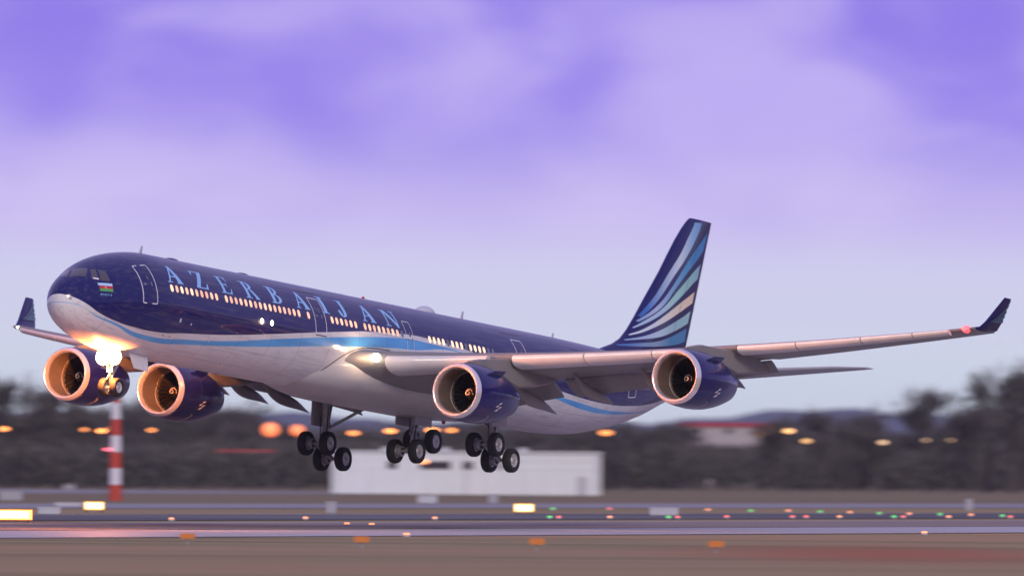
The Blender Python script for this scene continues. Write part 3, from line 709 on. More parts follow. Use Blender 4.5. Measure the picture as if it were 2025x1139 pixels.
# ---- flag and ship name
def bil(q):
    (a, b, c, d) = q      # corners: top-left, top-right, bottom-right, bottom-left in (x, deg)
    return lambda u, v: (np.array(a) * (1 - u) + np.array(b) * u) * v + (np.array(d) * (1 - u) + np.array(c) * u) * (1 - v)
FQ = bil(((2.64, 34.5), (3.46, 26.2), (3.41, 13.0), (2.57, 17.9)))
fl = lambda u, v: fp(FQ(u, v)[0], math.radians(FQ(u, v)[1]), .010)
flag = decal("flag", [rect(0, 1, .67, 1)], fl, mat("flag_blue_white", (.42, .66, .92), .4), gu=(.5,))
decal("flag_stripe", [rect(0.06, 1, .335, .665)], fl, mat("flag_red", (.55, .02, .03), .4), flag, gu=(.5,))
decal("flag_stripe", [rect(0.06, 1, 0, .33)], fl, mat("flag_green", (.10, .38, .10), .4), flag, gu=(.5,))
fl2 = lambda u, v: fp(FQ(u, v)[0], math.radians(FQ(u, v)[1]), .014)
decal("crescent", [ring(.5, .5, .085, .12, .05, .08, 40, 320, 16)], fl2, LINEW, flag)
def sans(word, mp2, mt):
    for k, chx in enumerate(word):
        cu = bpy.data.curves.new("t", 'FONT'); cu.body = chx; cu.size = 1
        ob = bpy.data.objects.new("t", cu); COL.objects.link(ob); dg_ = bpy.context.evaluated_depsgraph_get()
        me = ob.evaluated_get(dg_).to_mesh(); V = np.array([v.co[:2] for v in me.vertices]); F = [tuple(p.vertices) for p in me.polygons]
        lo, hi = V.min(0), V.max(0); V = (V - (lo[0], 0)) / max(hi[0] - lo[0], .3) * (.82, 1); V[:, 1] = np.clip(np.array([v.co[1] for v in me.vertices]) / .72, 0, 1.05); bpy.data.objects.remove(ob)
        part(mk("name_letter", [mp2((k + u) / len(word), v) for u, v in V], F, mt, None, smooth=False))
BQ = bil(((2.62, 13.3), (3.38, 9.3), (3.37, 6.3), (2.61, 9.9)))
sans("BAKU-1", lambda u, v: fp(BQ(u, v)[0], math.radians(BQ(u, v)[1]), .010), LETT)

# ---- belly fairing
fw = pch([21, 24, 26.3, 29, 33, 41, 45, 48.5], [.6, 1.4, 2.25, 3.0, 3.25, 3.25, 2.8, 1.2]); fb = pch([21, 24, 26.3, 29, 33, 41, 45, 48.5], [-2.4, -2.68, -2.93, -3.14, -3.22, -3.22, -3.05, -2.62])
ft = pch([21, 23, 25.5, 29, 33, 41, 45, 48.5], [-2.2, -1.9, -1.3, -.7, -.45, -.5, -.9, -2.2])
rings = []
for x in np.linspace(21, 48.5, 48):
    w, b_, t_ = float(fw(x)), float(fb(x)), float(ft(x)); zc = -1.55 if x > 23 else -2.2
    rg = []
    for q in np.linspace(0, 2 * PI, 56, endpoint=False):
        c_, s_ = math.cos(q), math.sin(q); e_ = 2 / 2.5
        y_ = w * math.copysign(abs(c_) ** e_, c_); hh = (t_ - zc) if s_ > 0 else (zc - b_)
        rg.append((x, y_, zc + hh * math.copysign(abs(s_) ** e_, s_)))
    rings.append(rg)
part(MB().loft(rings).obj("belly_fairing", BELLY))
_sm = [(26.33, -79), (25.76, -63), (25.73, -51.5), (25.98, -42.4), (26.36, -34.2), (26.81, -25.9), (27.41, -19.1), (28.34, -11.3), (29.46, -6.3), (30.82, -4.7), (32.27, -4.2)]
part(MB().tube([fp(x_, math.radians(t_), .02) for x_, t_ in _sm], .022, n=6).obj("fairing_seam", SEAM))

# ---- wings
LE0 = lambda y: 47.6 - .67 * (31 - y) - max(0, 4.6 - y) * .55
LEZ = pch([2, 3.4, 5, 7.3, 10, 14.3, 16.4, 20.4, 23.6, 26, 28.3, 30.7, 32], [-1.2, -1.05, -.88, -.70, -.46, .00, .25, .80, 1.27, 1.66, 2.05, 2.47, 2.68])
CH = pch([2, 3, 9.4, 20, 31], [13.2, 12.3, 8.3, 5.4, 2.7])
TC = pch([2, 9.4, 20, 31], [.145, .12, .105, .10])
INC = pch([2, 9.4, 20, 31], [5.0, 3.4, 1.8, .3])
def airfoil(n=15, x1=1.0, blunt=.0):
    xs_ = x1 * (1 - np.cos(np.linspace(0, PI, n))) / 2; yt = 5 * (.2969 * np.sqrt(xs_) - .126 * xs_ - .3516 * xs_ ** 2 + .2843 * xs_ ** 3 - .1030 * xs_ ** 4)
    cam_ = .018 * np.sin(PI * np.clip(xs_, 0, 1))
    up = np.column_stack([xs_, cam_ + yt]); lo = np.column_stack([xs_, cam_ - yt])
    return np.vstack([up[::-1], lo[1:] if x1 == 1.0 else lo[1:]])
def wsec(y, s, x1=1.0):
    c = float(CH(y)); a = math.radians(float(INC(y))); A = airfoil(x1=x1); A = A * (1, float(TC(y)))
    lx, lz = LE0(y) + (.42 if 3.2 < y < 30.2 else .25), float(LEZ(y)) + .06
    return [(lx + c * (p[0] * math.cos(a) + p[1] * math.sin(a)), s * y, lz + c * (-p[0] * math.sin(a) + p[1] * math.cos(a))) for p in A]
def wpt(y, s, fx, fz=0):     # point at chord fraction
    c = float(CH(y)); a = math.radians(float(INC(y))); lx, lz = LE0(y) + .42, float(LEZ(y)) + .06
    return np.array([lx + c * (fx * math.cos(a) + fz * math.sin(a)), s * y, lz + c * (-fx * math.sin(a) + fz * math.cos(a))])
def small_foil(c, t_, ang, nose, s, y, n=11):
    A = airfoil(n=n) * (1, t_ ); a = math.radians(ang)
    return [(nose[0] + c * (p[0] * math.cos(a) + p[1] * math.sin(a)), s * y, nose[2] + c * (-p[0] * math.sin(a) + p[1] * math.cos(a))) for p in A]
def fix(o):      # consistent outward normals for mirrored lofts
    import bmesh as _b
    b = _b.new(); b.from_mesh(o.data); _b.ops.recalc_face_normals(b, faces=b.faces); b.to_mesh(o.data); b.free(); return o
FEATH = [(.25, .45, .75), (.5, .7, .9), (.55, .75, .85), (.75, .72, .62), (.35, .62, .72)]
for s in (-1, 1):
    mb = MB(); mb.loft([wsec(y, s, .84) for y in np.linspace(2.0, 20.1, 22)]); mb.loft([wsec(y, s) for y in np.linspace(20.13, 31.2, 12)])
    wing = part(fix(mb.obj("wing", GREYW)))
    wing["label"] = "port wing reaching to the right" if s < 0 else "starboard wing reaching to the left"
    # slats
    for y0, y1 in ((4.2, 8.75), (9.95, 13.22), (13.28, 16.35), (16.41, 18.7), (20.35, 23.0), (23.06, 26.0), (26.06, 28.4), (28.46, 30.1)):
        R_ = []
        for y in np.linspace(y0, y1, 7):
            c = float(CH(y)) * .155 + .12; R_.append(small_foil(c, .40, 205 - 180, (LE0(y) - .06, 0, float(LEZ(y)) + .02), s, y))
        # nose of slat faces forward: drooped 22 degrees
        part(fix(MB().loft(R_).obj("slat", SLATM)), wing)
        ch = wing.children[-1]
    # flaps
    for y0, y1 in ((3.6, 8.9), (9.6, 14.8), (14.86, 20.05)):
        R_ = []
        for y in np.linspace(y0, y1, 6):
            p = wpt(y, s, .845, -.012); c = float(CH(y)) * (.23 if y > 9.5 else .20); p = p + (-.12, 0, -.10)
            R_.append(small_foil(c, .16, 27, p, s, y))
        part(fix(MB().loft(R_).obj("flap", GREYW)), wing)
    # inboard fixed tab between flaps is left open: exhaust gate behind the inner engine
    # flap track fairings
    for y, ln in ((8.0, 5.2), (11.2, 4.8), (14.5, 4.4), (18.0, 4.0)):
        p0 = wpt(y, s, .48, -.05); p2 = wpt(y, s, .84, -.02) + (ln * .48, 0, -ln * .30); R_ = []
        for k in np.linspace(0, 1, 12):
            f_ = (math.sin(PI * min(k * 1.02, 1) ** .8)) ** .75 if 0 < k < .98 else .06; p = p0 * (1 - k) + p2 * k + (0, 0, -.42 * math.sin(PI * min(k * 1.25, 1)) * (1 - k) - .08 * f_)
            R_.append([(p[0], p[1] + .27 * f_ * math.cos(q), p[2] + .36 * f_ * math.sin(q)) for q in np.linspace(0, 2 * PI, 16, endpoint=False)])
        part(fix(MB().loft(R_).obj("flap_track_fairing", GREYW)), wing)
    # winglet: canted blade from the tip
    yb = 31.15; b0 = np.array([LE0(31.15) + .28, s * 31.15, float(LEZ(31.15)) + .06]); R_ = []
    for t_, dxx, dyy, dzz, c in ((0, 0, 0, 0, 2.55), (.12, .45, .16, .10, 2.25), (.3, .95, .30, .50, 1.95), (1, 2.35, .72, 1.95, .85)):
        nrm = np.array([0, -s * .96, .28]) if t_ > .2 else np.array([0, -s * .5, .87]); A = airfoil() * (1, .10)
        if t_ == 0: nrm = np.array([0, 0, 1.0])
        R_.append([b0 + (dxx, s * dyy, dzz) + np.array([1, 0, 0]) * c * p[0] + nrm * c * p[1] for p in A])
    wl = part(fix(MB().loft(R_).obj("winglet", NAVYP)), wing)
    def wlp(u, v, s=s, b0=b0):
        t_ = .3 + v * .68; k = v
        base = b0 + (.95 + k * 1.40, s * (.30 + k * .42), .50 + k * 1.45); c = 1.95 - k * 1.10
        return base + np.array([c * u, 0, 0]) + np.array([0, -1, .28 * (1 if s > 0 else -1)]) * (c * .062 + .012)
    for k in range(5):
        polys = []; m_ = 8; up_, lo_ = [], []
        for i in range(m_ + 1):
            q = i / m_; u = .12 + q * .80; ctr = .02 + (.10 + .19 * k) * q ** 1.5 + .05 * (k > 2); wd = .012 + .05 * q
            if s > 0: up_.append((u, min(ctr + wd, .98))); lo_.append((u, min(ctr - wd, .97)))
            else: up_.append((u, min(ctr + wd, .98))); lo_.append((u, min(ctr - wd, .97)))
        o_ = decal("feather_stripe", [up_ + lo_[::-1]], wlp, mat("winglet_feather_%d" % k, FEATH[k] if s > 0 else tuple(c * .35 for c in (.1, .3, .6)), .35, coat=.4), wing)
    # navigation light
    _k = 1.0 if s < 0 else .45
    nc = (.9, .02, .03) if s < 0 else (.75, 1.0, .9)
    nl = part(MB().lathe([(-.12 * _k, .01), (-.08 * _k, .14 * _k), (.1 * _k, .2 * _k), (.35 * _k, .21 * _k), (.5 * _k, .1 * _k), (.52 * _k, .01)], 'x', (LE0(30.75) + .28, s * 30.75, float(LEZ(30.75)) + .07), n=16).obj("navigation_light", mat("nav_red" if s < 0 else "nav_white", (.8, .3, .3), .3, emit=(1, .04, .06) if s < 0 else (.75, 1, .85), estr=2.4 if s < 0 else 2.5)), wing)
    if s < 0:
        pd = bpy.data.lights.new("navigation_glow", 'POINT'); pd.energy = 8; pd.color = (1, .05, .08); pd.shadow_soft_size = .15
        po = bpy.data.objects.new("navigation_glow", pd); COL.objects.link(po); po.parent = plane; po.location = tuple(np.array([LE0(30.75) - .25, s * 30.75, float(LEZ(30.75)) + .1]) - AO)
    # root landing light in the wing's leading edge
    yl = 3.75; pl = np.array([LE0(yl) + .05, s * yl, float(LEZ(yl)) + .12])
    part(MB().lathe([(-.06, .01), (-.05, .12), (.0, .20), (.06, .23), (.3, .23)], 'x', pl, n=20).obj("landing_light", LANDL), wing)
    pd = bpy.data.lights.new("landing_glow", 'POINT'); pd.energy = 90; pd.color = (1, .60, .32); pd.shadow_soft_size = .2
    po = bpy.data.objects.new("landing_glow", pd); COL.objects.link(po); po.parent = plane; po.location = tuple(pl + (-.55, s * .1, .05) - AO)

# ---- engines
def nacelle(yc, xi, zc, side):
    c = np.array([xi, yc, zc])
    eng = part(MB().lathe([(.30, 1.52), (.55, 1.565), (1.0, 1.605), (1.7, 1.63), (2.5, 1.62), (3.3, 1.55), (4.1, 1.41), (4.8, 1.24), (5.4, 1.07), (5.75, .96), (5.73, .92), (5.0, .98), (4.2, 1.0)], 'x', c, n=72).obj("engine_nacelle", NAVYP))
    part(MB().lathe([(.30, 1.522), (.12, 1.465), (.02, 1.41), (-.015, 1.37), (0, 1.325), (.06, 1.285), (.2, 1.245), (.34, 1.228)], 'x', c, n=72).obj("inlet_lip", LIPM), eng)
    part(MB().lathe([(.34, 1.227), (.7, 1.225), (1.4, 1.235), (2.25, 1.245)], 'x', c, n=72).obj("inlet_duct", LINER), eng)
    part(MB().lathe([(1.80, 1.2385), (1.802, 1.222), (1.835, 1.222), (1.837, 1.2395)], 'x', c, n=72).obj("duct_seam_ring", LIPM), eng)
    part(MB().lathe([(2.3, .001), (2.3, 1.24)], 'x', c, n=48).obj("fan_back_plate", mat("dark_core", (.012, .012, .013), .8)), eng)
    fb_ = MB(); nb = 26
    for k in range(nb):
        q0 = 2 * PI * k / nb; V = []
        for i, r_ in enumerate(np.linspace(.30, 1.225, 6)):
            tw = math.radians(25 + 38 * i / 5); hc = .17 + .06 * i / 5
            for e_ in (-1, 1):
                x_ = 2.08 + e_ * hc * math.cos(tw) * .7; an = q0 + e_ * hc * math.sin(tw) / r_ * .55
                V.append(c + (x_, r_ * math.cos(an), r_ * math.sin(an)))
        fb_.add(V, [(2 * i, 2 * i + 1, 2 * i + 3, 2 * i + 2) for i in range(5)])
    part(fb_.obj("fan", FANM), eng)
    part(MB().lathe([(1.42, .005), (1.45, .05), (1.58, .16), (1.75, .27), (1.92, .345), (2.15, .37)], 'x', c, n=32).obj("spinner", mat("spinner_black", (.02, .02, .02), .3)), eng)
    for r0_, xx, a0, a1, w_ in ((.10, 1.49, 60, 300, .022), (.21, 1.645, -40, 200, .022)):
        rg = []
        for q in np.linspace(math.radians(a0), math.radians(a1), 22):
            rg.append(c + (xx, r0_ * math.cos(q), r0_ * math.sin(q)))
        part(MB().tube(rg, w_, n=6).obj("spinner_swirl", mat("swirl_white", (.62, .58, .52), .4)), eng)
    part(MB().lathe([(4.2, .62), (5.2, .56), (6.1, .36), (6.6, .12), (6.65, .005)], 'x', c, n=32).obj("exhaust_cone", HOTM), eng)
    prn = pch([.3, 1.0, 1.7, 2.5, 3.3, 4.1, 4.8], [1.52, 1.605, 1.63, 1.62, 1.55, 1.41, 1.24])
    def on_n(u, v): r_ = float(prn(u)) + .009; a = math.radians(v); return c + (u, -r_ * math.cos(a), r_ * math.sin(a))   # v: 0 port side, 90 top
    LOGO = mat("nacelle_emblem", (.72, .68, .70), .4)
    for cx, cy, l_, w_ in ((2.55, -17.5, .34, 3.6), (2.30, -23.5, .30, 4.2), (2.62, -25.5, .30, 4.2), (2.40, -32.0, .34, 5.5)):
        sk = .22
        part(decal("emblem", [[(cx - l_ / 2 - sk * .3, cy - w_ / 2 - 1), (cx + l_ / 4 - sk * .3, cy - w_ / 2), (cx + l_ / 2, cy + w_ / 2), (cx - l_ / 4, cy + w_ / 2 - 1)]], on_n, LOGO, eng), eng)
    decal("lower_cowl_patch", [[(.42, -48), (.42, -100), (1.9, -100), (2.2, -52), (2.0, -48)]], on_n, mat("cowl_grey", (.30, .29, .30), .45), eng, gv=range(-98, -48, 5))
    decal("cowl_seam", [rect(2.02, 2.05, -90, 88)], on_n, SEAM, eng, gv=range(-88, 88, 6))
    # strake
    part(MB().add([c + (1.3, -1.28, 1.0), c + (3.0, -1.24, 1.0), c + (3.0, -1.52, 1.30), c + (1.9, -1.46, 1.24), c + (1.3, -1.24, 1.03), c + (3.0, -1.20, 1.03), c + (3.0, -1.50, 1.33), c + (1.9, -1.44, 1.27)], [(0, 1, 2, 3), (7, 6, 5, 4), (0, 4, 5, 1), (1, 5, 6, 2), (2, 6, 7, 3), (3, 7, 4, 0)]).obj("strake", NAVYP, smooth=False), eng)
    # pylon
    ay = abs(yc); s = 1 if yc > 0 else -1
    pyl = []
    lex = LE0(ay) + .42 - xi; lez = float(LEZ(ay)) - zc
    for x_, zl, zh, hw_ in ((.95, 1.50, 1.60, .04), (1.6, 1.45, 1.80, .2), (2.8, 1.3, 2.0, .27), (lex - .3, 1.0, lez - .05, .30), (lex + 1.2, .72, lez + .25, .32), (lex + 3.2, .95, lez - .1, .30), (lex + 5.2, max(1.2, lez - .95), lez - .35, .16), (lex + 6.2, lez - .62, lez - .45, .03)):
        pyl.append([c + (x_, hw_ * a, z_) for a, z_ in ((-1, zl + .12), (-.5, zl), (.5, zl), (1, zl + .12), (1, zh - .05), (.6, zh), (-.6, zh), (-1, zh - .05))])
    part(fix(MB().loft(pyl).obj("pylon", GREYW)))
    return eng
nacelle(-9.434, 28.0, -2.80, 'port'); nacelle(9.434, 28.0, -2.80, 'stbd')
nacelle(-19.54, 34.6, -1.36, 'port'); nacelle(19.54, 34.6, -1.36, 'stbd')

# ---- tail
fle = pch([2.3, 2.74, 3.27, 3.57, 4.75, 6.0, 7.73, 11.2, 11.55], [60.8, 62.2, 64.1, 64.8, 66.22, 67.41, 69.1, 72.4, 72.95])
fte = lambda z: 73.23 + (z - 4.02) * .334
def fin_sec(z):
    l_, t_ = float(fle(z)), fte(z); c = t_ - l_; A = airfoil(n=19); A[:, 1] -= .018 * np.sin(PI * A[:, 0]); th = .10 * min(1, 7.9 / c)
    return [(l_ + c * p[0], c * p[1] * th, z) for p in A]
fin = part(fix(MB().loft([fin_sec(z) for z in (1.9, 2.3, 2.6, 2.9, 3.2, 3.6, 4.2, 5, 6, 7, 8, 9, 10, 10.8, 11.25, 11.42, 11.52)]).obj("tail_fin", NAVYP)))
AFU = airfoil(n=60)[:60][::-1]
def on_fin(x, z):
    l_, t_ = float(fle(z)), fte(z); c = t_ - l_; q = min(max((x - l_) / c, 0), 1); th = .10 * min(1, 7.9 / c)
    yt = 5 * (.2969 * math.sqrt(q) - .126 * q - .3516 * q * q + .2843 * q ** 3 - .1030 * q ** 4) * th * c
    return (x, -yt - .012, z)
def fpx(a, b):      # survey of the fin in the photograph -> fin plane
    px, py = 1180 + a / 4.069, 420 + b / 4.069
    v = AC_d * FPX + AC_r * (px - IW / 2) - AC_u * (py - IH / 2); t = (-.3 - AC_C[1]) / v[1]; p = AC_C + v * t; return (p[0], p[2])
def grad_mat(name, stops_, z=False):
    M = bpy.data.materials.new(name); M.use_nodes = True; t = M.node_tree; b = t.nodes["Principled BSDF"]; b.inputs["Roughness"].default_value = .35; b.inputs["Coat Weight"].default_value = .4
    tcn = t.nodes.new("ShaderNodeTexCoord"); sp = t.nodes.new("ShaderNodeSeparateXYZ"); t.links.new(tcn.outputs["Object"], sp.inputs[0])
    mr = t.nodes.new("ShaderNodeMapRange"); t.links.new(sp.outputs["X"], mr.inputs[0]); mr.inputs[1].default_value = 65.0; mr.inputs[2].default_value = 75.4
    rp = t.nodes.new("ShaderNodeValToRGB"); t.links.new(mr.outputs[0], rp.inputs[0]); e = rp.color_ramp.elements
    e[0].position, e[0].color = stops_[0][0], (*stops_[0][1], 1); e[1].position, e[1].color = stops_[-1][0], (*stops_[-1][1], 1)
    for p_, c_ in stops_[1:-1]: q = e.new(p_); q.color = (*c_, 1)
    t.links.new(rp.outputs[0], b.inputs["Base Color"]); return M
BLU, TEAL, CREAM, PALE, DEEP = (.012, .20, .52), (.36, .72, .64), (.95, .78, .54), (.42, .56, .72), (.015, .06, .30)
feathers = [
 ([(350, 832), (420, 742), (480, 662), (590, 482), (690, 322), (745, 210), (790, 122), (808, 82)], [(366, 842), (440, 770), (520, 672), (622, 520), (720, 380), (790, 262), (848, 142), (866, 88)], [(0, DEEP), (.25, (.03, .16, .5)), (.45, (.34, .50, .68)), (.62, (.66, .78, .82)), (.78, (.24, .50, .72)), (1, (.01, .16, .52))]),
 ([(330, 872), (430, 800), (520, 715), (610, 598), (690, 478), (770, 360), (850, 256), (905, 180)], [(345, 880), (450, 818), (540, 745), (640, 612), (730, 500), (800, 420), (850, 360), (872, 318)], [(0, (.04, .14, .45)), (.35, (.46, .60, .78)), (.52, (.20, .44, .66)), (.7, (.02, .28, .56)), (1, BLU)]),
 ([(300, 926), (380, 872), (470, 815), (560, 740), (650, 640), (730, 555), (800, 480), (848, 432)], [(308, 930), (400, 888), (490, 838), (570, 782), (660, 705), (740, 630), (800, 572), (826, 546)], [(0, (.35, .5, .7)), (.35, (.46, .66, .80)), (.6, TEAL), (.8, (.30, .62, .60)), (1, (.20, .44, .70))]),
 ([(246, 988), (340, 952), (430, 905), (540, 832), (620, 775), (700, 718), (760, 678), (800, 652)], [(252, 992), (350, 968), (450, 928), (560, 875), (640, 828), (700, 792), (750, 760), (782, 742)], [(0, (.6, .72, .82)), (.3, (.72, .84, .86)), (.5, (.84, .82, .66)), (.75, CREAM), (1, (.92, .68, .46))]),
 ([(212, 1024), (320, 1006), (420, 980), (500, 950), (580, 912), (650, 874), (720, 836), (768, 806)], [(215, 1029), (330, 1022), (440, 1012), (520, 998), (600, 970), (660, 944), (710, 920), (744, 904)], [(0, (.3, .46, .72)), (.35, (.52, .68, .80)), (.6, (.34, .62, .66)), (1, TEAL)]),
 ([(150, 1062), (300, 1052), (420, 1046), (500, 1034), (570, 1012), (640, 984), (690, 962), (734, 946)], [(152, 1068), (300, 1078), (420, 1080), (500, 1078), (570, 1074), (640, 1066), (690, 1056), (722, 1048)], [(0, (.04, .16, .45)), (.35, (.30, .44, .60)), (.55, (.03, .24, .45)), (1, (.01, .22, .48))])]
def dens(l, k=4):
    o_ = []
    for i in range(len(l) - 1):
        for j in range(k): o_.append((l[i][0] + (l[i + 1][0] - l[i][0]) * j / k, l[i][1] + (l[i + 1][1] - l[i][1]) * j / k))
    return o_ + [l[-1]]
def smooth(l):
    xs_ = np.array(l, float); t = np.arange(len(l)); tt = np.linspace(0, len(l) - 1, 40)
    return list(zip(pch(t, xs_[:, 0])(tt), pch(t, xs_[:, 1])(tt)))
for k, (up_, lo_, st) in enumerate(feathers):
    ext = 0 if k == 0 else 16
    up_ = up_[:-1] + [(up_[-1][0] + ext, up_[-1][1] - ext * .75)]; lo_ = lo_[:-1] + [(lo_[-1][0] + ext, lo_[-1][1] - ext * .6)]
    poly = [fpx(*q) for q in smooth(up_)] + [fpx(*q) for q in smooth(lo_)[::-1]]
    V = [on_fin(*q) for q in poly]; n = 40
    F = [(i, i + 1, 2 * n - 2 - i, 2 * n - 1 - i) for i in range(n - 1)]
    part(mk("feather_stripe", V, F, grad_mat("tail_feather_%d" % k, st), None, ang=180), fin)
part(mk("rudder_gap", [on_fin(l_ - .02 + q, z) for z in np.linspace(3.0, 11.3, 18) for l_ in [float(fle(z)) + (fte(z) - float(fle(z))) * .68] for q in (0, .035)], [(2 * i, 2 * i + 1, 2 * i + 3, 2 * i + 2) for i in range(17)], SEAM, None), fin)
for s in (-1, 1):
    R_ = []
    for k in np.linspace(0, 1, 9):
        y = 1.0 + k * 10.4; l_ = 64.4 + k * 9.1; t_ = 71.6 + k * 4.0; z = 1.45 + k * 1.35; c = t_ - l_
        if k > .95: l_ += .7; c -= .9
        A = airfoil() * (1, .095); R_.append([(l_ + c * p[0], s * y, z - c * p[1] * .9 + c * p[0] * .02) for p in A])
    part(fix(MB().loft(R_).obj("tailplane", mat("tailplane_grey", (.38, .38, .40), .45))))

# ---- landing gear
def wheel(parent, c, R_, w_, s, name_t="tyre"):
    h = w_ / 2
    ty = part(MB().lathe([(-h * .62, R_ * .56), (-h * .92, R_ * .66), (-h, R_ * .80), (-h * .9, R_ * .92), (-h * .62, R_ * .985), (-h * .3, R_), (h * .3, R_), (h * .62, R_ * .985), (h * .9, R_ * .92), (h, R_ * .80), (h * .92, R_ * .66), (h * .62, R_ * .56)], 'y', c, n=40).obj("tyre", TYRE), parent)
    rm = MB()
    for sd_ in (-1, 1):
        rm.lathe([(sd_ * h * .66, R_ * .57), (sd_ * h * .80, R_ * .54), (sd_ * h * .72, R_ * .47), (sd_ * h * .45, R_ * .40), (sd_ * h * .40, R_ * .26), (sd_ * h * .62, R_ * .20), (sd_ * h * .74, R_ * .15), (sd_ * h * .78, .001)], 'y', c, n=28)
        for k in range(9):
            q = 2 * PI * k / 9; rm.box((c[0] + R_ * .33 * math.cos(q), c[1] + sd_ * h * .47, c[2] + R_ * .33 * math.sin(q)), (.035, .02, .035))
    part(rm.obj("rim", RIMM), parent)
def main_gear(x, y, z, tilt, top, fwd_x, door_s=0, label=None):
    """tilt: rear axle height relative to the front"""
    g_ = part(MB().tube([(fwd_x, y, top), (x - .05, y, z + 1.25), (x, y, z + .95)], [.24, .22, .21], n=18).tube([(x, y, z + 1.0), (x, y, z + .05)], .145, n=16).tube([(x + .9, y + .1, top + .2), (x + .12, y, z + 1.1)], .09, n=10).obj("main_landing_gear", GEARM))
    if label: g_["label"] = label
    part(MB().tube([(x - .22, y, z + 1.1), (x - .55, y, z + .72), (x - .2, y, z + .32)], [.06, .075, .06], n=8).obj("torque_link", GEARM), g_)
    for k_, yo in enumerate((-.2, .2)):
        part(MB().tube([(x - .1, y + yo, top + .1), (x - .22, y + yo * 1.15, z + 1.5), (x - .26, y + yo * .9, z + .7), (x - .5, y + yo * 1.4, z + .12)], .028, n=6).obj("hydraulic_line", TYRE), g_)
    part(MB().lathe([(z + .90, .21), (z + .86, .27), (z + 1.02, .28), (z + 1.06, .22)], 'z', (x, y, 0), n=18).obj("strut_collar", RIMM), g_)
    part(MB().lathe([(z + 1.5, .23), (z + 1.46, .29), (z + 1.62, .29), (z + 1.66, .235)], 'z', (x - .04, y, 0), n=18).obj("strut_collar", GEARM), g_)
    dxb = .93; dz = tilt / 2
    part(MB().tube([(x - dxb, y, z - dz), (x, y, z), (x + dxb, y, z + dz)], [.13, .19, .13], n=14).obj("bogie_beam", GEARM), g_)
    part(MB().tube([(x - .35, y - .1, z + .9), (x - dxb * .8, y - .1, z - dz * .8 + .14)], .05, n=8).obj("pitch_trimmer", GEARM), g_)
    for k, zz in ((-1, z - dz), (1, z + dz)):
        part(MB().tube([(x + k * dxb, y - .95, zz), (x + k * dxb, y + .95, zz)], .085, n=10).obj("axle", GEARM), g_)
        part(MB().tube([(x + k * dxb * .9, y - .28, zz + .22), (x + k * .12, y - .26, z + .42)], .032, n=6).obj("brake_rod", RIMM), g_)
        for e_ in (-1, 1):
            wheel(g_, np.array([x + k * dxb, y + e_ * .70, zz]), .69, .50, e_)
            part(MB().lathe([(-.15, .20), (-.15, .30), (.1, .30), (.1, .20)], 'y', (x + k * dxb, y + e_ * .36, zz), n=20).obj("brake", GEARM), g_)
    return g_
GDOOR = mat("gear_door_grey", (.34, .33, .33), .5)
for s in (-1, 1):
    g_ = main_gear(40.05, s * 5.41, -5.20, -.72, -1.9, 39.8, label="port main gear with four wheels" if s < 0 else "starboard main gear with four wheels")
    part(MB().box((39.9, s * 5.80, -3.05), (.85, .04, .75)).obj("gear_door", GDOOR, smooth=False), g_)
    part(MB().tube([(40.0, s * 5.41, -4.0), (41.0, s * 3.3, -2.6)], .09, n=10).obj("side_stay", GEARM), g_)
g_ = main_gear(40.7, 0, -4.83, .72, -2.6, 40.7, label="centre gear with four wheels")
for s in (-1, 1): part(MB().box((40.5, s * .62, -3.35), (.95, .035, .35)).obj("gear_door", GDOOR, smooth=False), g_)
# nose gear
ng = part(MB().tube([(7.15, 0, -2.4), (7.0, 0, -3.6), (6.95, 0, -3.9)], [.17, .15, .14], n=16).tube([(6.95, 0, -3.85), (6.90, 0, -4.62)], .10, n=14).tube([(6.9, -.52, -4.62), (6.9, .52, -4.62)], .075, n=10).obj("nose_landing_gear", GEARM))
part(MB().tube([(5.6, 0, -2.7), (6.85, 0, -3.75)], .075, n=10).obj("drag_stay", GEARM), ng)
part(MB().tube([(6.75, 0, -3.85), (6.45, 0, -4.2), (6.78, 0, -4.5)], [.05, .06, .05], n=8).obj("torque_link", GEARM), ng)
part(MB().box((6.72, 0, -3.55), (.05, .16, .26)).obj("steering_panel", BELLY, smooth=False), ng)
for s in (-1, 1): wheel(ng, np.array([6.9, s * .36, -4.62]), .52, .40, s)
DOORW = mat("nose_gear_door", (.66, .65, .65), .4)
for s in (-1, 1):
    part(MB().add([(7.35, s * .72, -2.66), (9.3, s * .72, -2.76), (9.0, s * 1.02, -3.60), (7.5, s * 1.0, -3.52), (7.35, s * .76, -2.64), (9.3, s * .76, -2.74), (9.0, s * 1.06, -3.60), (7.5, s * 1.04, -3.52)], [(0, 1, 2, 3), (7, 6, 5, 4), (0, 4, 5, 1), (1, 5, 6, 2), (2, 6, 7, 3), (3, 7, 4, 0)]).obj("gear_door", DOORW, smooth=False), ng)
# landing and taxi lamps on the nose leg: two big lamps on a bracket
part(MB().box((6.76, 0, -3.0), (.05, .62, .07)).obj("lamp_bracket", GEARM, smooth=False), ng)
for yy, zz, rr_ in ((-.36, -3.02, .44), (.36, -3.02, .44)):
    part(MB().lathe([(.12, .02), (.10, rr_ * .7), (-.02, rr_ * .98), (-.10, rr_), (-.105, rr_ * .93)], 'x', (6.60, yy, zz), n=24).obj("lamp_housing", BELLY), ng)
    part(MB().lathe([(-.24, .004), (-.22, rr_ * .45), (-.17, rr_ * .75), (-.10, rr_ * .95)], 'x', (6.60, yy, zz), n=24).obj("landing_light", LANDL), ng)
for k, (off, en) in enumerate((((5.8, 0, -3.14), 6500),)):
    pd = bpy.data.lights.new("nose_lamp_glow", 'POINT'); pd.energy = en; pd.color = (1, .26, .06); pd.shadow_soft_size = .25
    po = bpy.data.objects.new("nose_lamp_glow", pd); COL.objects.link(po); po.parent = plane; po.location = tuple(np.array(off) - AO)

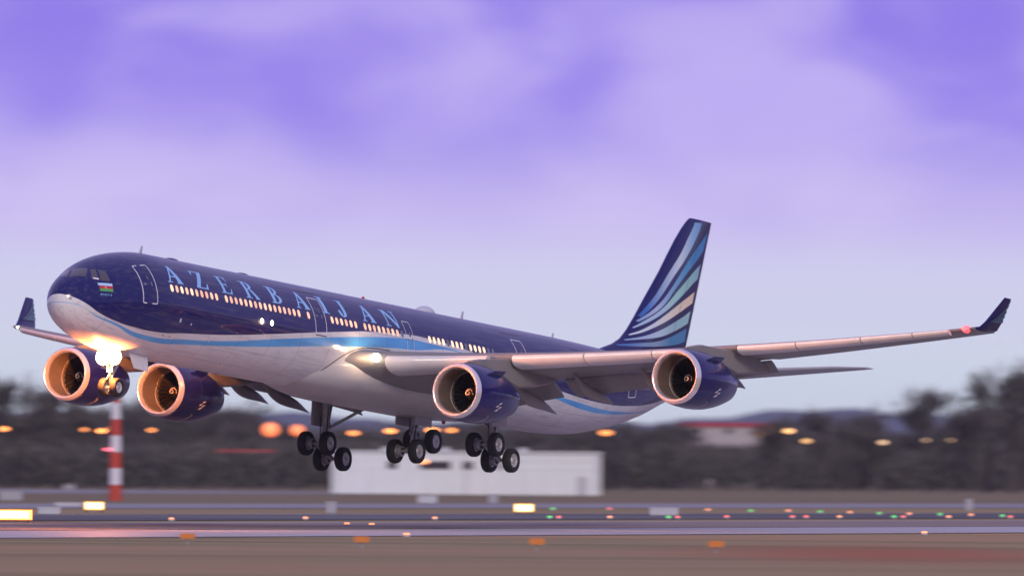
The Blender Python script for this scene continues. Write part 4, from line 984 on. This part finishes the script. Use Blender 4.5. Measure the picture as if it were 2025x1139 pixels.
# ---- fuselage lamps, antennas, small fittings
for sd_ in (-1, 1):
    for x_, tgt, en, ang in ((17.88, (34.6, sd_ * 19.54, -1.2), 78000, 24), (19.0, (28.2, sd_ * 9.6, -2.3), 23000, 42)):
        part(MB().lathe([(sd_ * 2.875, .001), (sd_ * 2.87, .07), (sd_ * 2.84, .13), (sd_ * 2.80, .15)], 'y', (x_, 0, .03), n=18).obj("scan_light", mat("scan_lamp", (1, .9, .8), .3, emit=(1, .82, .52), estr=14)))
        pd = bpy.data.lights.new("scan_beam", 'SPOT'); pd.energy = en; pd.color = (1, .26, .045); pd.shadow_soft_size = .12; pd.spot_size = math.radians(ang); pd.spot_blend = .6
        po = bpy.data.objects.new("scan_beam", pd); COL.objects.link(po); po.parent = plane; a_ = np.array([x_, sd_ * 2.98, .03]); po.location = tuple(a_ - AO)
        po.rotation_euler = Vector(np.array(tgt) - a_).to_track_quat('-Z', 'Y').to_euler()
pd = bpy.data.lights.new("scan_glow", 'POINT'); pd.energy = 10; pd.color = (1, .6, .3); pd.shadow_soft_size = .2
po = bpy.data.objects.new("scan_glow", pd); COL.objects.link(po); po.parent = plane; po.location = tuple(np.array([18.45, -3.15, .03]) - AO)
def blade(x_, z0_, h, c, sw, mt):
    o_ = MB().loft([[(x_ + sw * k + (c * (1 - .55 * k)) * p[0], (c * (1 - .5 * k)) * p[1] * .16, z0_ + h * k) for p in airfoil(n=8)] for k in (0, .5, 1)]).obj("antenna", mt)
    return part(fix(o_))
ANT = mat("antenna_pale", (.55, .56, .65), .4)
blade(9.05, 2.76, .50, .42, .28, ANT); blade(45.3, 2.78, .52, .40, .26, ANT); blade(56.3, 2.72, .40, .34, .2, ANT)
def dome(x_, ln, h, w, mt):
    rg = []
    for k in np.linspace(0, 1, 9):
        f_ = math.sin(PI * k) ** .7; rg.append([(x_ + ln * k, w * f_ * math.cos(q) + 1e-4, 2.74 + h * f_ * max(math.sin(q), -.3) + 1e-4 * math.sin(q)) for q in np.linspace(0, 2 * PI, 16, endpoint=False)])
    part(MB().loft(rg).obj("antenna_fairing", mt))
dome(40.2, 2.0, .42, .5, ANT); dome(11.7, 1.8, .2, .35, NAVYP); dome(19.5, 1.6, .18, .35, NAVYP); dome(31, .8, .14, .2, ANT)
part(MB().lathe([(0, .12), (.05, .11), (.16, .07), (.18, .005)], 'z', (34.0, 0, 2.80), n=16).obj("beacon", mat("beacon_red", (.5, .05, .05), .3)))
part(MB().lathe([(0, .13), (-.05, .12), (-.17, .07), (-.19, .005)], 'z', (44.0, 0, -3.1), n=16).obj("beacon", mat("beacon_red", (.5, .05, .05), .3)))
for x_, th in ((15.5, -62), (16.2, -62), (16.9, -62), (1.15, 5), (8.2, -36), (8.9, -36)):
    p = fp(x_, math.radians(th), .0); q = fp(x_, math.radians(th), .12)
    part(MB().tube([p, q], [.05, .03], n=8).obj("drain_mast", GEARM))
for x_, th, rx, ry in ((9.3, -16, .10, .12), (10.5, -18, .07, .06), (20.5, -30, .08, .07), (13.0, -33, .07, .07), (30.2, 8, .06, .1)):
    decal("service_port", [oval(x_, math.radians(th) * RAD, rx, ry)], on_fus, ANT)

# ================================================================== HAZE (dusk air over the whole field)
hz = MB().box((0, 8000, 33.0), (8900, 8050, 34.5)).obj("haze", bpy.data.materials.new("haze_air"), smooth=False); tag(hz, "thin lilac dusk haze over the whole airfield", "haze", kind="stuff")
hm_ = hz.data.materials[0]; hm_.use_nodes = True; t = hm_.node_tree; t.nodes.clear()
oo = t.nodes.new("ShaderNodeOutputMaterial"); pv = t.nodes.new("ShaderNodeVolumePrincipled"); t.links.new(pv.outputs[0], oo.inputs["Volume"])
pv.inputs["Color"].default_value = (.80, .84, .95, 1); pv.inputs["Density"].default_value = .000025; pv.inputs["Anisotropy"].default_value = .2
